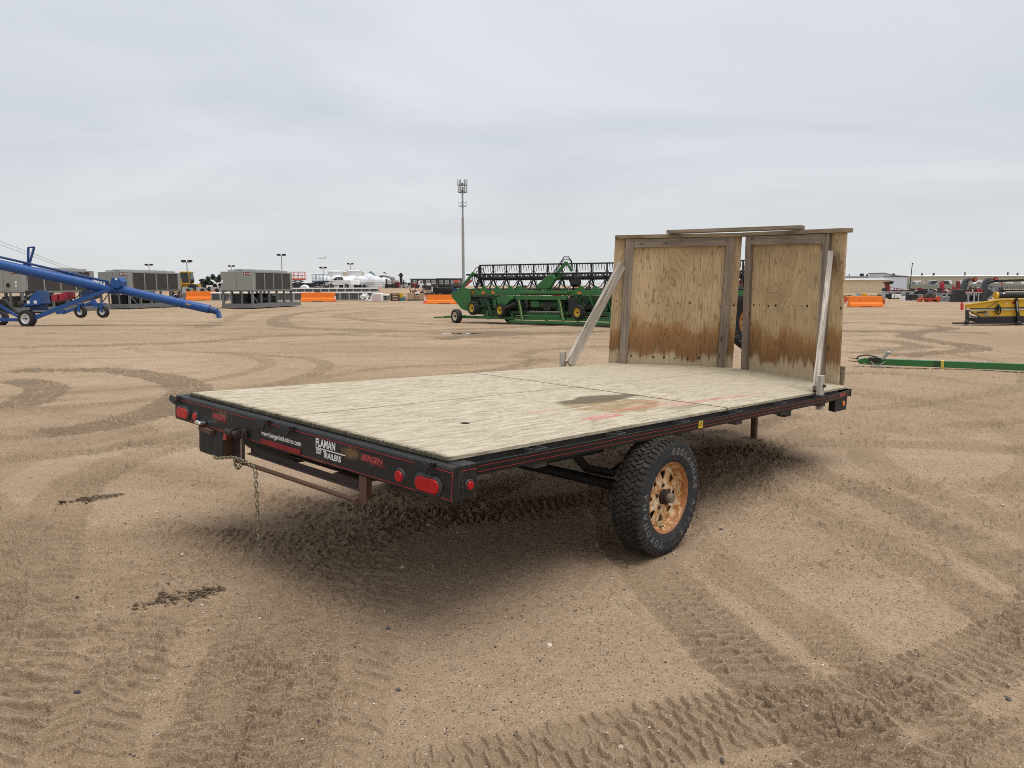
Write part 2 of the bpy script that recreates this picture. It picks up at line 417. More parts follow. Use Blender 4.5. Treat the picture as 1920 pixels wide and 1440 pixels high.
def terrain(x, y):
    left = 1.15 * sst(88, 122, y) * (1 - sst(0, 14, x))
    return left
def ground_height(x, y):
    x = np.asarray(x, np.float64); y = np.asarray(y, np.float64)
    r = np.hypot(x, y)
    near = 1 - sst(14, 40, r); mid = 1 - sst(40, 90, r)
    h = (vn(x, y, .35, 1) - .5) * .045 * mid + (vn(x, y, 1.3, 2) - .5) * .022 * mid
    fine = ((vn(x, y, 9, 3) - .5) * .007 + (vn(x, y, 24, 4) - .5) * .006 + (vn(x, y, 70, 5) - .5) * .0052) * near
    mud = sst(.52, .75, vn(x, y, .22, 6) * .65 + vn(x, y, 1.1, 7) * .35) * .35
    lug = np.zeros_like(h)
    # short crumbled ripples where wheels have turned, lying across the way they rolled
    wx = x + .09 * vn(x, y, 2.5, 41); wy = y + .07 * vn(x, y, 3.0, 42)
    rp = 1 - np.abs(2 * vn(wx * .42, wy * 1.35, 8.5, 43) - 1); rp2 = 1 - np.abs(2 * vn(wx * .5 + .3 * wy, wy * 1.2, 15, 44) - 1)
    rmask = sst(.44, .58, vn(x, y, .55, 45) * .7 + vn(x, y, 1.9, 46) * .3 + .10 * sst(.3, -1.4, x) * sst(6.5, 4, y))
    rmask = rmask * (1 - .8 * np.exp(-(((x + .1) / 2.0) ** 2 + ((y - 5.6) / 1.7) ** 2) ** 2))
    r1 = sst(.80, .90, rp); r2 = sst(.82, .92, rp2); top = .4 + 1.1 * vn(x, y, 31, 47)
    h += (r1 * .018 + r2 * .012) * top * rmask * near
    mud = np.maximum(mud, rmask * .40 * (1 - .7 * np.maximum(r1, r2)))
    for (P, w, dep, typ, pit, dark, berm) in TRK:
        m = w * 1.3
        sel = np.nonzero((x > P[:, 0].min() - m) & (x < P[:, 0].max() + m) & (y > P[:, 1].min() - m) & (y < P[:, 1].max() + m))[0]
        if len(sel) == 0: continue
        xs, ys = x[sel], y[sel]
        best = np.full(len(sel), 1e9); bs = np.zeros(len(sel)); bd = np.zeros(len(sel)); s0 = 0.0; S = [0]
        for a, b in zip(P[:-1], P[1:]):
            ex, ey = b - a; L = math.hypot(ex, ey) + 1e-9
            t = np.clip(((xs - a[0]) * ex + (ys - a[1]) * ey) / (L * L), 0, 1)
            dx, dy = xs - a[0] - t * ex, ys - a[1] - t * ey; dd = dx * dx + dy * dy
            k = dd < best; best[k] = dd[k]; bs[k] = s0 + t[k] * L; bd[k] = ((dx * ey - dy * ex) / L)[k]; s0 += L
        d = np.sqrt(best)
        wob = (vn(xs, ys, 5, 21) - .5) * .10 * w + (vn(xs, ys, 17, 22) - .5) * .06 * w
        de = d + wob
        ins = 1 - sst(w * .40, w * .5, de)
        ends = sst(0, .5, bs) * sst(0, .5, s0 - bs)
        vary = (.55 + .45 * sst(.25, .6, vn(xs, ys, 1.1, 23))) * ends
        ds = np.where(bd > 0, d, -d)
        brk = (.45 + .55 * sst(.18, .5, vn(xs, ys, 1.7, 29))) * (.45 + .55 * sst(.22, .45, vn(xs, ys, 10, 30)))
        jit = (vn(xs, ys, 7, 24) - .5) * .055 + (vn(xs, ys, 19, 33) - .5) * .022
        if typ == 1:                                               # angled lug prints: soil squeezed up between the bars
            ph = (bs + .55 * np.abs(ds) + (ds > 0) * pit * .5 + jit) / pit; fr = np.abs(ph - np.floor(ph) - .5)
            rdg = 1 - sst(.10, .17, fr)
        elif typ == 2:                                             # block prints: cross ridges and a few long ones
            q = ds / (w / 4.0) + (vn(xs, ys, 9, 25) - .5) * .25; ph = (bs + jit) / pit + .5 * np.floor(q)
            fr = np.abs(ph - np.floor(ph) - .5); f2 = np.abs(q - np.floor(q) - .5)
            rdg = np.maximum(1 - sst(.09, .16, fr), .8 * sst(.43, .47, f2) * sst(.4, .6, vn(xs, ys, 5, 34)))
        else: rdg = np.zeros_like(d)
        rdg = rdg * ins * brk * near[sel]
        top = .7 + .6 * vn(xs, ys, 24, 35)
        h[sel] += vary * (-dep * .55 * ins + rdg * top * max(.011, min(dep, .016)) * 1.6 + (vn(xs, ys, 52, 32) - .5) * .0035 * ins * near[sel] + .65 * berm * np.exp(-((de - w * .52) / .035) ** 2) * sst(.35, .8, vn(xs, ys, 17, 27)))
        mud[sel] = np.maximum(mud[sel], (dark if dark > .9 else dark * .92) * ins * ends * (.78 + .22 * vn(xs, ys, 2.2, 28)) * (1 - .4 * rdg))
        lug[sel] = np.maximum(lug[sel], ins * vary)
    h += fine * (1 - .45 * lug)
    mud = mud * (1 - .45 * np.exp(-(((x + .1) / 2.0) ** 2 + ((y - 5.4) / 1.6) ** 2) ** 2))
    pud = np.exp(-(((x + 1.72) / .9) ** 2 + ((y - 26.0) / .75) ** 2) ** 2)
    h = h * (1 - pud) - .02 * pud
    mud = np.maximum(mud, np.exp(-(((x + 1.0) / 2.6) ** 2 + ((y - 26.0) / 1.3) ** 2)) * 1.1)
    # the tyre stands in its own shallow print
    for (cx, cy) in WHEEL_SPOTS:
        g = np.exp(-(((x - cx) ** 2 + (y - cy) ** 2) / .3 ** 2) ** 2)
        h = h * (1 - g) + (fine * .5 - .014) * g
    return h + terrain(x, y), np.clip(mud, 0, 1)

WHEEL_SPOTS = [(0.893, 4.526), (-0.87, 6.146)]

ang = np.concatenate([np.linspace(-60, -38.5, 60), np.linspace(-38, 38, 1150), np.linspace(38.5, 60, 60), np.arange(64, 300, 4.0)]) * math.pi / 180
rad = [.25, .5, .7, .9, 1.05, 1.2, 1.3, 1.4, 1.5, 1.55]; rr = 1.6
while rr < 9000:
    rad.append(rr); rr += min(max(.006, .6 * rr * rr / 1227), .14 * rr)
rad = np.array(rad); NA, NR = len(ang), len(rad)
gx = (rad[:, None] * np.sin(ang)[None, :]).ravel(); gy = (rad[:, None] * np.cos(ang)[None, :]).ravel()
gh, gm = ground_height(gx, gy)
co = np.empty((NA * NR + 1, 3), np.float32); co[:-1, 0] = gx; co[:-1, 1] = gy; co[:-1, 2] = gh; co[-1] = (0, 0, 0)
i = np.arange(NR - 1)[:, None] * NA; j = np.arange(NA)[None, :]; j2 = (j + 1) % NA
quads = np.stack([i + j, i + NA + j, i + NA + j2, i + j2], -1).reshape(-1, 4)[:, ::-1]
tri = np.stack([np.full(NA, NA * NR), np.arange(NA), (np.arange(NA) + 1) % NA], -1)[:, ::-1]
loops = np.concatenate([quads.ravel(), tri.ravel()]).astype(np.int32)
starts = np.concatenate([np.arange(len(quads)) * 4, len(quads) * 4 + np.arange(NA) * 3]).astype(np.int32)
gme = bpy.data.meshes.new('ground')
gme.vertices.add(len(co)); gme.vertices.foreach_set('co', co.ravel())
gme.loops.add(len(loops)); gme.loops.foreach_set('vertex_index', loops)
gme.polygons.add(len(starts)); gme.polygons.foreach_set('loop_start', starts)
gme.update(calc_edges=True); gme.validate()
am = gme.attributes.new('mud', 'FLOAT', 'POINT'); am.data.foreach_set('value', np.append(gm, 0).astype(np.float32))
gme.shade_smooth()

t = NT('yard_soil'); o = t.tc('Object')
mud = t.attr('mud')
n_big = t.noise(o, .16, 4, .55); n_mid = t.noise(o, 1.3, 6, .62); n_sm = t.noise(o, 5.5, 5, .65); n_fine = t.noise(o, 26, 6, .72); n_grit = t.noise(o, 150, 4, .75)
base = t.ramp(n_big, [(.30, (.300, .207, .133)), (.52, (.388, .276, .182)), (.72, (.452, .332, .228))])
base = t.mix(t.rng(n_mid, .38, .66, 0, .5), base, (.290, .195, .118))
base = t.mix(t.rng(n_sm, .50, .74, 0, .5), base, (.45, .335, .22))
n_str = t.noise(t.mapping(o, (.09, .5, 1), rot=(0, 0, .12)), 1.0, 7, .66, 1.0)
base = t.mix(t.rng(n_str, .47, .66, 0, .45), base, (.25, .172, .105))
wet = t.mix(t.rng(n_mid, .3, .7), (.240, .168, .104), (.180, .125, .077))
wet = t.mix(t.rng(n_sm, .45, .72, 0, .4), wet, (.14, .096, .057))
fmud = t.rng(t.math('ADD', mud, t.math('MULTIPLY', t.math('SUBTRACT', n_fine, .5), .5)), .02, 1.0, 0, .88)
c = t.mix(fmud, base, wet)
c = t.mix(t.rng(t.math('ADD', mud, t.math('MULTIPLY', t.math('SUBTRACT', n_sm, .5), .5)), .55, .95, 0, .70), c, (.130, .090, .055))
c = t.mix(t.rng(n_fine, .28, .58, .45, 0), c, (.14, .093, .056))
c = t.mix(t.rng(n_grit, .52, .68, 0, .62), c, (.64, .50, .35))
c = t.mix(t.rng(n_grit, .47, .30, 0, .68), c, (.075, .049, .031))
# small stones set in the soil, each its own tone
vc = t.voro(o, 75, out='Color'); vd = t.voro(o, 75)
vs = t.sep(vc)
stone = t.math('MULTIPLY', t.rng(vd, .34, .20), t.rng(vs[0], .48, .52))
stone = t.math('MULTIPLY', stone, t.rng(mud, .5, .1, .2, 1))
scol = t.ramp(vs[1], [(0, (.045, .042, .048)), (.30, (.11, .085, .07)), (.5, (.36, .255, .165)), (.75, (.52, .40, .28)), (1, (.74, .67, .56))])
c = t.mix(t.math('MULTIPLY', stone, .85), c, scol)
rough = t.rng(mud, .85, 1.0, .95, .80)
t.setp(col=c, rough=rough, spec=.2)
hh = t.math('ADD', t.math('MULTIPLY', n_fine, .7), t.math('ADD', t.math('MULTIPLY', n_grit, .35), t.math('MULTIPLY', stone, .4)))
t.bump(hh, 1.0, .017)
soil = t.m
gme.materials.append(soil)
ground = put('ground', gme); ground['kind'] = 'structure'

# puddle in a hollow
def wavy(cx, cy, rx, ry, n=40, seed=3):
    rg = random.Random(seed); k = [rg.uniform(-.18, .18) for _ in range(6)]; ph = [rg.uniform(0, 6.28) for _ in range(6)]
    return [(cx + rx * (1 + sum(k[q] * math.sin((q+2)*a+ph[q]) for q in range(6))) * math.cos(a), cy + ry * (1 + sum(k[q] * math.sin((q+2)*a+ph[q]) for q in range(6))) * math.sin(a)) for a in (2*math.pi*i/n for i in range(n))]
tw = NT('puddle_water'); tw.setp(col=(.09, .075, .055), rough=.03, spec=.6); tw.bump(tw.noise(tw.tc(), 6, 2), .03, .01)
pm = MB(); poly = wavy(-1.85, 26.0, .62, .3); pm.add([(a, b, -.011) for a, b in poly], [tuple(range(len(poly)))])
poly = wavy(-1.05, 26.15, .28, .14, seed=5); pm2 = MB(); pm2.add([(a, b, -.011) for a, b in poly], [tuple(range(len(poly)))])
po = pm.build('puddle', tw.m); po['kind'] = 'structure'
po = pm2.build('puddle', tw.m); po['kind'] = 'structure'

# loose stones on the near ground: nobody could count them
ts = NT('loose_stone'); oi = ts.n.new('ShaderNodeNewGeometry')
rs = oi.outputs['Random Per Island']
ts.setp(col=ts.mix(.25, ts.ramp(rs, [(0, (.05, .048, .055)), (.2, (.10, .085, .08)), (.42, (.33, .235, .165)), (.7, (.45, .34, .25)), (1, (.68, .62, .53))]), ts.noise(ts.tc(), 90, 3, col=True), 'MULTIPLY'), rough=.85)
rg = random.Random(5); N = 5200
pr = np.array([1.9 + 8.0 * rg.random() ** 1.35 for _ in range(N)]); pa = np.array([rg.uniform(-.72, .72) for _ in range(N)])
sx, sy = pr * np.sin(pa), pr * np.cos(pa); sz, sm = ground_height(sx, sy)
ms = MB()
for k in range(N):
    if sm[k] > .45 and rg.random() < .75: continue
    q = rg.random(); s = .0028 + .004 * q * q + (.009 * rg.random() if q > .965 else 0)
    a = rg.uniform(.7, 1.25)
    ms.blob((sx[k], sy[k], sz[k] + s * .25), (s * a, s / a, s * .62), 5, 3, .22, rg)
so = ms.build('gravel_stones', ts.m); so['kind'] = 'stuff'
tag(so, 'small loose stones scattered over the tan yard soil', 'gravel')

# two torn-up lumps of dark mud
tm = NT('mud_clod'); nn = tm.noise(tm.tc(), 30, 6, .7)
tm.setp(col=tm.ramp(nn, [(.3, (.085, .060, .038)), (.7, (.19, .135, .082))]), rough=.95); tm.bump(nn, .8, .01)
def mud_lump(a, b, w, hgt, label, seed):
    rg = random.Random(seed); m = MB(); a, b = Vector((*a, 0)), Vector((*b, 0)); d = b - a; nrm = Vector((-d.y, d.x, 0)).normalized()
    pts = []
    for k in range(420):
        u = rg.random(); e = math.sin(math.pi * min(1, .1 + u * .85)) * (.8 + .2 * math.sin(u * 17 + seed)); p = a + d * u + nrm * rg.gauss(0, w * .30 * (.35 + abs(e))); pts.append((p, rg.uniform(.0025, .011) * (.6 + .8 * abs(e)), e))
    hz, _ = ground_height([p.x for p, _, _ in pts], [p.y for p, _, _ in pts])
    for (p, s, e), z in zip(pts, hz):
        q = abs((p - a).dot(nrm)) / w
        m.blob((p.x - a.x, p.y - a.y, float(z) + hgt * .6 * abs(e) * max(0, 1 - 2 * q) * rg.random()), (s * rg.uniform(.8, 2.0), s * rg.uniform(.7, 1.3), s * .7), 5, 3, .45, rg)
    ob = m.build('mud_lump', tm.m, loc=(a.x, a.y, 0)); ob['kind'] = 'stuff'; return tag(ob, label, 'mud', 'torn lumps of mud')
mud_lump((-3.36, 5.51), (-3.0, 5.77), .10, .035, 'dark ridge of torn mud beside the curved tread track, far from the hanging chain', 1)
mud_lump((-1.90, 3.67), (-1.54, 3.93), .11, .04, 'dark ridge of torn mud with a pale stone beside it, below the hanging chain', 2)
# ------------------------------------------------------------------ trailer materials
def wood_mat(name, ca, cb, cc, stain=False, edge=0.0):
    """weathered board: grain runs along local X"""
    t = NT(name); o = t.tc(); oi = t.n.new('ShaderNodeObjectInfo')
    off = t.n.new('ShaderNodeVectorMath'); off.operation = 'ADD'
    cm = t.n.new('ShaderNodeCombineXYZ'); t.l.new(t.math('MULTIPLY', oi.outputs['Random'], 37), cm.inputs[0]); t.l.new(t.math('MULTIPLY', oi.outputs['Random'], 11), cm.inputs[1])
    t.l.new(o, off.inputs[0]); t.l.new(cm.outputs[0], off.inputs[1]); p = off.outputs[0]
    g1 = t.noise(t.mapping(p, (1.6, 42, 42)), 1.0, 5, .6, .6); g2 = t.noise(t.mapping(p, (6, 150, 150)), 1.0, 4, .6); bl = t.noise(p, 2.6, 4)
    c = t.ramp(g1, [(.28, ca), (.52, cb), (.76, cc)])
    c = t.mix(t.rng(g2, .52, .75, 0, .45), c, tuple(x * .45 for x in ca))
    c = t.mix(t.rng(bl, .45, .75, 0, .45), c, tuple(x * .6 for x in cb))
    kn = t.voro(t.mapping(p, (3.2, 9, 9)), 1.0)                       # knots
    c = t.mix(t.rng(kn, .16 + edge, .06, 0, .8), c, (.06, .04, .028))
    ck = t.noise(t.mapping(p, (2.2, 70, 70)), 1.0, 3, .6, 1.5); c = t.mix(t.rng(ck, .60, .66, 0, .3 + edge * 4), c, (.09, .07, .055))
    t.setp(col=c, rough=.88, spec=.2); t.bump(t.math('ADD', g1, t.math('MULTIPLY', g2, .6)), .5, .004)
    return t.m
W_GREY = wood_mat('weathered_board', (.14, .110, .085), (.27, .215, .168), (.38, .315, .25))
W_PALE = wood_mat('bleached_board', (.17, .138, .105), (.42, .375, .32), (.72, .67, .595), edge=.07)
W_TAN = wood_mat('tan_board', (.14, .108, .07), (.27, .21, .14), (.38, .30, .21))

# bleached plywood deck; coordinates are the trailer's own, x across and y forward
t = NT('deck_plywood'); o = t.tc(); xyz = t.sep(o)
g1 = t.noise(t.mapping(o, (30, 4.2, 20)), 1.0, 7, .66, .7); g2 = t.noise(t.mapping(o, (85, 11, 60)), 1.0, 5, .7, .4); bl = t.noise(o, 1.7, 5, .6); spk = t.noise(t.mapping(o, (46, 15, 40)), 1.0, 4, .7)
c = t.ramp(g1, [(.30, (.22, .178, .12)), (.43, (.35, .298, .215)), (.54, (.44, .385, .29)), (.68, (.56, .51, .41))])
c = t.mix(t.rng(g2, .52, .70, 0, .48), c, (.24, .195, .13))
c = t.mix(t.rng(bl, .48, .72, 0, .5), c, (.44, .375, .26))
g3 = t.noise(t.mapping(o, (170, 17, 100)), 1.0, 4, .7); c = t.mix(t.rng(g3, .53, .64, 0, .48), c, (.21, .165, .105)); c = t.mix(t.rng(g3, .45, .36, 0, .5), c, (.64, .59, .48))
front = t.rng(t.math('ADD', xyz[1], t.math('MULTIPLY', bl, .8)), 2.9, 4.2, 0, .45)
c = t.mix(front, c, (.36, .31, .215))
frag = t.rng(spk, .635, .69)                                          # torn dark splinters
c = t.mix(t.math('MULTIPLY', frag, .75), c, (.085, .067, .045))
nz = t.math('MULTIPLY', t.math('SUBTRACT', g2, .5), .03)
seam = t.math('MAXIMUM', t.rng(t.math('ABSOLUTE', t.math('ADD', t.math('SUBTRACT', xyz[1], 2.57), nz)), .020, .006, 0, .9), t.rng(t.math('ABSOLUTE', t.math('ADD', t.math('SUBTRACT', xyz[0], -1.3025), nz)), .012, .004, 0, .7))
c = t.mix(seam, c, (.07, .055, .038))
scr = t.math('MULTIPLY', t.math('SUBTRACT', t.math('FRACT', t.math('DIVIDE', xyz[0], .305)), .5), .305); scy = t.math('MULTIPLY', t.math('SUBTRACT', t.math('FRACT', t.math('DIVIDE', t.math('ADD', xyz[1], .27), .56)), .5), .56)
sd = t.math('SQRT', t.math('ADD', t.math('MULTIPLY', scr, scr), t.math('MULTIPLY', scy, scy)))
c = t.mix(t.rng(sd, .009, .006, 0, .8), c, (.10, .075, .05))
def patch(cx, cy, rx, ry, amp=.35, sc=3.0):
    dn = t.n.new('ShaderNodeTexNoise'); t.l.new(t.mapping(o, (1.6, 1, 1)), dn.inputs['Vector']); dn.inputs['Scale'].default_value = sc; dn.inputs['Detail'].default_value = 5
    ex = t.math('DIVIDE', t.math('SUBTRACT', xyz[0], cx), rx); ey = t.math('DIVIDE', t.math('SUBTRACT', xyz[1], cy), ry)
    d2 = t.math('SQRT', t.math('ADD', t.math('MULTIPLY', ex, ex), t.math('MULTIPLY', ey, ey)))
    return t.math('ADD', d2, t.math('MULTIPLY', t.math('SUBTRACT', dn.outputs['Fac'], .5), amp * 2))
halo = t.math('MULTIPLY', t.rng(patch(-.54, 2.02, .29, .46, .8, 2.4), 1.0, .8, 0, .85), t.rng(g1, .72, .38, .4, 1))
c = t.mix(halo, c, t.mix(g1, (.19, .122, .05), (.32, .22, .108)))
red = t.rng(patch(-.27, 1.50, .055, .24, .35, 5), 1.05, .7, 0, .62)
for (a, b, rx, ry, k) in ((-.36, 2.15, .04, .55, .42), (-.27, 2.70, .045, .62, .42), (-.23, 3.30, .028, .36, .42), (-.62, 1.35, .03, .18, .28), (-.50, 2.45, .04, .3, .28)):
    red = t.math('MAXIMUM', red, t.rng(patch(a, b, rx, ry, .45, 5), 1.05, .65, 0, k))
c = t.mix(t.math('MULTIPLY', red, t.rng(spk, .66, .42, .1, 1)), c, (.46, .075, .085))
dark = t.math('MULTIPLY', t.rng(patch(-.76, 2.16, .13, .47, .7, 2.6), 1.0, .80, 0, .93), t.rng(g1, .85, .60, .6, 1))
c = t.mix(dark, c, t.mix(g1, (.085, .070, .045), (.15, .122, .08)))
c = t.mix(t.rng(patch(-.20, 2.36, .05, .28, .4, 4), 1.0, .7, 0, .6), c, (.20, .16, .105))
hole = t.rng(patch(-.585, .67, .028, .028, .0, 1), 1.05, .95, 0, 1)
c = t.mix(hole, c, (.012, .01, .008))
rear = t.rng(t.math('ADD', xyz[1], t.math('MULTIPLY', t.math('SUBTRACT', g2, .5), .16)), .055, -.01, 0, .95)
c = t.mix(rear, c, t.mix(bl, (.045, .042, .028), (.12, .10, .07)))
t.setp(col=c, rough=.9, spec=.15); t.bump(t.math('ADD', g1, g2), .55, .004)
M_DECK = t.m

# upright plywood with cathedral grain, grain along local Z, water stain low down
t = NT('stained_plywood'); o = t.tc(); xyz = t.sep(o)
oi = t.n.new('ShaderNodeObjectInfo'); rr = t.math('MULTIPLY', oi.outputs['Random'], 9)
cmb = t.n.new('ShaderNodeCombineXYZ'); t.l.new(rr, cmb.inputs[0]); add = t.n.new('ShaderNodeVectorMath'); add.operation = 'ADD'
t.l.new(o, add.inputs[0]); t.l.new(cmb.outputs[0], add.inputs[1]); p = add.outputs[0]
f = t.noise(t.mapping(p, (4.4, 1, .66)), 1.0, 3, .45, .45)
rings = t.math('FRACT', t.math('MULTIPLY', f, 21)); rings = t.math('ABSOLUTE', t.math('SUBTRACT', rings, .5))
line = t.rng(rings, .13, .02, 0, 1); lf = t.noise(t.mapping(p, (70, 1, 2.4)), 1.0, 4, .6)
bl = t.noise(p, 2.2, 4)
c = t.mix(t.rng(bl, .35, .7), (.56, .405, .240), (.42, .298, .168))
c = t.mix(t.rng(lf, .45, .75, 0, .5), c, (.26, .195, .115))
c = t.mix(t.math('MULTIPLY', line, .55), c, (.16, .11, .06))
wv = t.math('ADD', t.math('MULTIPLY', t.math('SUBTRACT', t.noise(t.mapping(p, (9, 1, .8)), 1.0, 4, .65), .5), .42), t.math('ADD', xyz[2], t.math('MULTIPLY', t.math('SUBTRACT', t.noise(p, 2.4, 3), .5), .34)))
st_ = t.math('MULTIPLY', t.rng(wv, .52, .36), t.rng(wv, .085, .15)); sdeep = t.rng(wv, .55, .16)
scol = t.mix(sdeep, (.37, .185, .060), (.175, .068, .019))
c = t.mix(t.math('MULTIPLY', st_, .80), c, t.mix(t.math('MULTIPLY', line, .5), scol, (.05, .026, .012)))
low = t.math('MULTIPLY', t.rng(wv, .19, .06), .5)
c = t.mix(low, c, t.mix(lf, (.53, .475, .34), (.36, .30, .20)))
kn = t.voro(t.mapping(p, (4.6, 1, 2.8)), 1.0); c = t.mix(t.rng(kn, .11, .045, 0, .75), c, (.06, .042, .026))
t.setp(col=c, rough=.82, spec=.2); t.bump(t.math('ADD', t.math('MULTIPLY', line, .5), lf), .35, .004)
M_PLY = t.m

# black painted steel, dusty and scratched, rusting where the shape says so
t = NT('black_frame_paint'); o = t.tc(); xyz = t.sep(o)
n1 = t.noise(o, 5, 6, .65); sc = t.noise(t.mapping(o, (60, 60, 7)), 1.0, 4, .65, 1.2); n3 = t.noise(o, 38, 5, .7)
c = t.mix(t.rng(n1, .4, .75, 0, .7), (.012, .012, .013), (.030, .027, .025))
c = t.mix(t.rng(sc, .60, .72, 0, .5), c, (.15, .125, .10))
c = t.mix(t.rng(n3, .58, .75, 0, .35), c, (.085, .066, .05))
def rustspot(cx, cz, rx, rz):
    ex = t.math('DIVIDE', t.math('SUBTRACT', xyz[0], cx), rx); ez = t.math('DIVIDE', t.math('SUBTRACT', xyz[2], cz), rz)
    d = t.math('SQRT', t.math('ADD', t.math('MULTIPLY', ex, ex), t.math('MULTIPLY', ez, ez)))
    return t.rng(t.math('ADD', d, t.math('MULTIPLY', t.math('SUBTRACT', sc, .5), 2.2)), 1.0, .3, 0, .9)
rs = t.math('MAXIMUM', rustspot(-1.90, -.075, .085, .035), rustspot(-.615, -.08, .10, .035))
rs = t.math('MAXIMUM', rs, t.math('MULTIPLY', t.rng(xyz[2], -.14, -.178), t.rng(n1, .5, .66, 0, .55)))
edge = t.math('MULTIPLY', t.rng(n3, .56, .68, 0, .6), t.rng(xyz[0], -.12, .04))
rs = t.math('MAXIMUM', rs, edge)
c = t.mix(rs, c, t.mix(n3, (.22, .125, .055), (.10, .052, .03)))
t.setp(col=c, rough=t.rng(n1, .3, .7, .42, .65), spec=.28); t.bump(n3, .12, .003)
M_BLACK = t.m
M_RAIL = paint('rail_paint', (.010, .0098, .010), .5, var=.3, scale=4, dirt=.08, dirtcol=(.055, .045, .038), spec=.22)
M_UNDER = paint('underframe', (.012, .011, .011), .7, var=.3, scale=4, dirt=.15, dirtcol=(.07, .05, .035))
M_RUST = paint('rusty_steel', (.115, .060, .036), .85, var=.5, scale=9, dirt=.35, dirtcol=(.13, .065, .035), bump=.4)
M_RUSTD = paint('dark_rusty_steel', (.034, .022, .017), .8, var=.5, scale=9, dirt=.3, dirtcol=(.09, .045, .026), bump=.3)
M_RED = paint('red_pinstripe', (.50, .026, .038), .5, var=.4, scale=12, dirt=.25, dirtcol=(.05, .03, .03))
M_REDT = paint('faded_red_lettering', (.42, .045, .05), .55, var=.5, scale=30, dirt=.5, dirtcol=(.03, .025, .025))
M_WHITE = paint('worn_white_lettering', (.78, .78, .76), .55, var=.15, scale=14, dirt=.30, dirtcol=(.10, .09, .08))
M_CHAIN = paint('chain_zinc', (.40, .36, .25), .42, metal=.75, var=.4, scale=40, dirt=.3, dirtcol=(.14, .09, .05))
M_CHROME = paint('chrome_cap', (.75, .75, .75), .15, metal=1, var=.1, scale=20, dirt=.05)
M_GROM = paint('black_rubber_grommet', (.03, .031, .033), .6, var=.2, scale=20, dirt=.15, dirtcol=(.09, .085, .08))
M_YEL = paint('yellow_sticker', (.72, .50, .02), .5, var=.15, scale=40, dirt=.2)
M_INK = paint('black_ink', (.012, .012, .012), .5, dirt=0)
def lens(name, col):
    t = NT(name); n = t.noise(t.tc(), 26, 4); t.setp(col=t.mix(t.rng(n, .5, .8, 0, .35), col, tuple(x * .35 + .01 for x in col)), rough=.25, spec=.3)
    v = t.voro(t.tc(), 190); t.bump(v, .25, .002); return t.m
M_LENS = lens('red_lens', (.42, .006, .012)); M_AMBER = lens('amber_lens', (.75, .17, .015)); M_REFL = lens('red_reflector', (.20, .006, .014))
t = NT('tyre_rubber'); o = t.tc(); n = t.noise(o, 22, 5, .65); n2 = t.noise(o, 4, 3)
t.setp(col=t.mix(t.rng(n, .45, .75, 0, .55), t.mix(n2, (.022, .024, .027), (.036, .038, .042)), (.085, .075, .064)), rough=.85, spec=.25); t.bump(n, .1, .002)
M_TYRE = t.m
t = NT('tread_rubber'); o = t.tc(); n = t.noise(o, 14, 5, .65)
t.setp(col=t.mix(t.rng(n, .40, .7, 0, .6), (.040, .036, .032), (.115, .092, .068)), rough=.95, spec=.15); M_TREAD = t.m
t = NT('rusted_wheel_paint'); o = t.tc(); n = t.noise(o, 16, 8, .72, .5); n2 = t.noise(o, 60, 5, .7); ln = t.n.new('ShaderNodeVectorMath'); ln.operation = 'LENGTH'
yz = t.n.new('ShaderNodeMapping'); yz.inputs['Scale'].default_value = (0, 1, 1); t.l.new(o, yz.inputs[0]); t.l.new(yz.outputs[0], ln.inputs[0])
rim_r = ln.outputs['Value']
fac = t.math('ADD', n, t.rng(rim_r, .178, .215, 0, .16))
rustc = t.mix(t.rng(n2, .3, .7), (.52, .19, .025), (.19, .066, .02))
rustc = t.mix(t.rng(rim_r, .19, .212, 0, .55), rustc, (.30, .13, .065))
yel = t.mix(t.rng(n2, .35, .65), (.70, .55, .35), (.52, .25, .05))
c = t.ramp(fac, [(.38, 0), (.50, .5), (.62, 1)])
c = t.mix(t.rng(fac, .38, .46), (.80, .74, .60), yel); c = t.mix(t.rng(fac, .49, .60), c, rustc)
t.setp(col=c, rough=.6); t.bump(n2, .3, .003); M_RIM = t.m

# ------------------------------------------------------------------ trailer
TV = Vector((.73599, -.67660, -.02295)); TU = Vector((.67635, .73571, -.03576)); TN = Vector((.04108, .01079, .99910))
TO = Vector((-.28037, 3.24217, .86502)); ZB = .80
trailer = thing('flatbed_trailer', 'black flatbed trailer with bleached plywood deck, wooden headboard and rusty wheel', 'trailer')
Mx = Matrix((TV, TU, TN)).transposed().to_4x4(); Mx.translation = TO - TN * ZB
trailer.matrix_world = Mx
def tp(o):
    o.parent = trailer; o.matrix_parent_inverse = Matrix.Translation((0, 0, ZB)); return o
WUP = Vector((TV.z, TU.z, TN.z))                                       # plumb line in trailer coordinates

# deck: four plywood sheets, the front pair cut to the pointed nose
for poly in ([(-1.300, 0), (.002, 0), (.002, 2.566), (-1.300, 2.566)], [(-2.445, 0.002), (-1.305, 0.002), (-1.305, 2.564), (-2.445, 2.564)],
             [(-1.300, 2.573), (0, 2.573), (0, 4.83), (-1.300, 5.70)], [(-2.445, 2.573), (-1.305, 2.573), (-1.305, 5.70), (-2.445, 4.66)]):
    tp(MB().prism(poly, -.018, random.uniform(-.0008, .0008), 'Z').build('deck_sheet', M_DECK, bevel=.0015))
tp(MB().box(-2.445, .002, -.0005, .06, -.082, -.0195).build('rear_sill', M_UNDER))
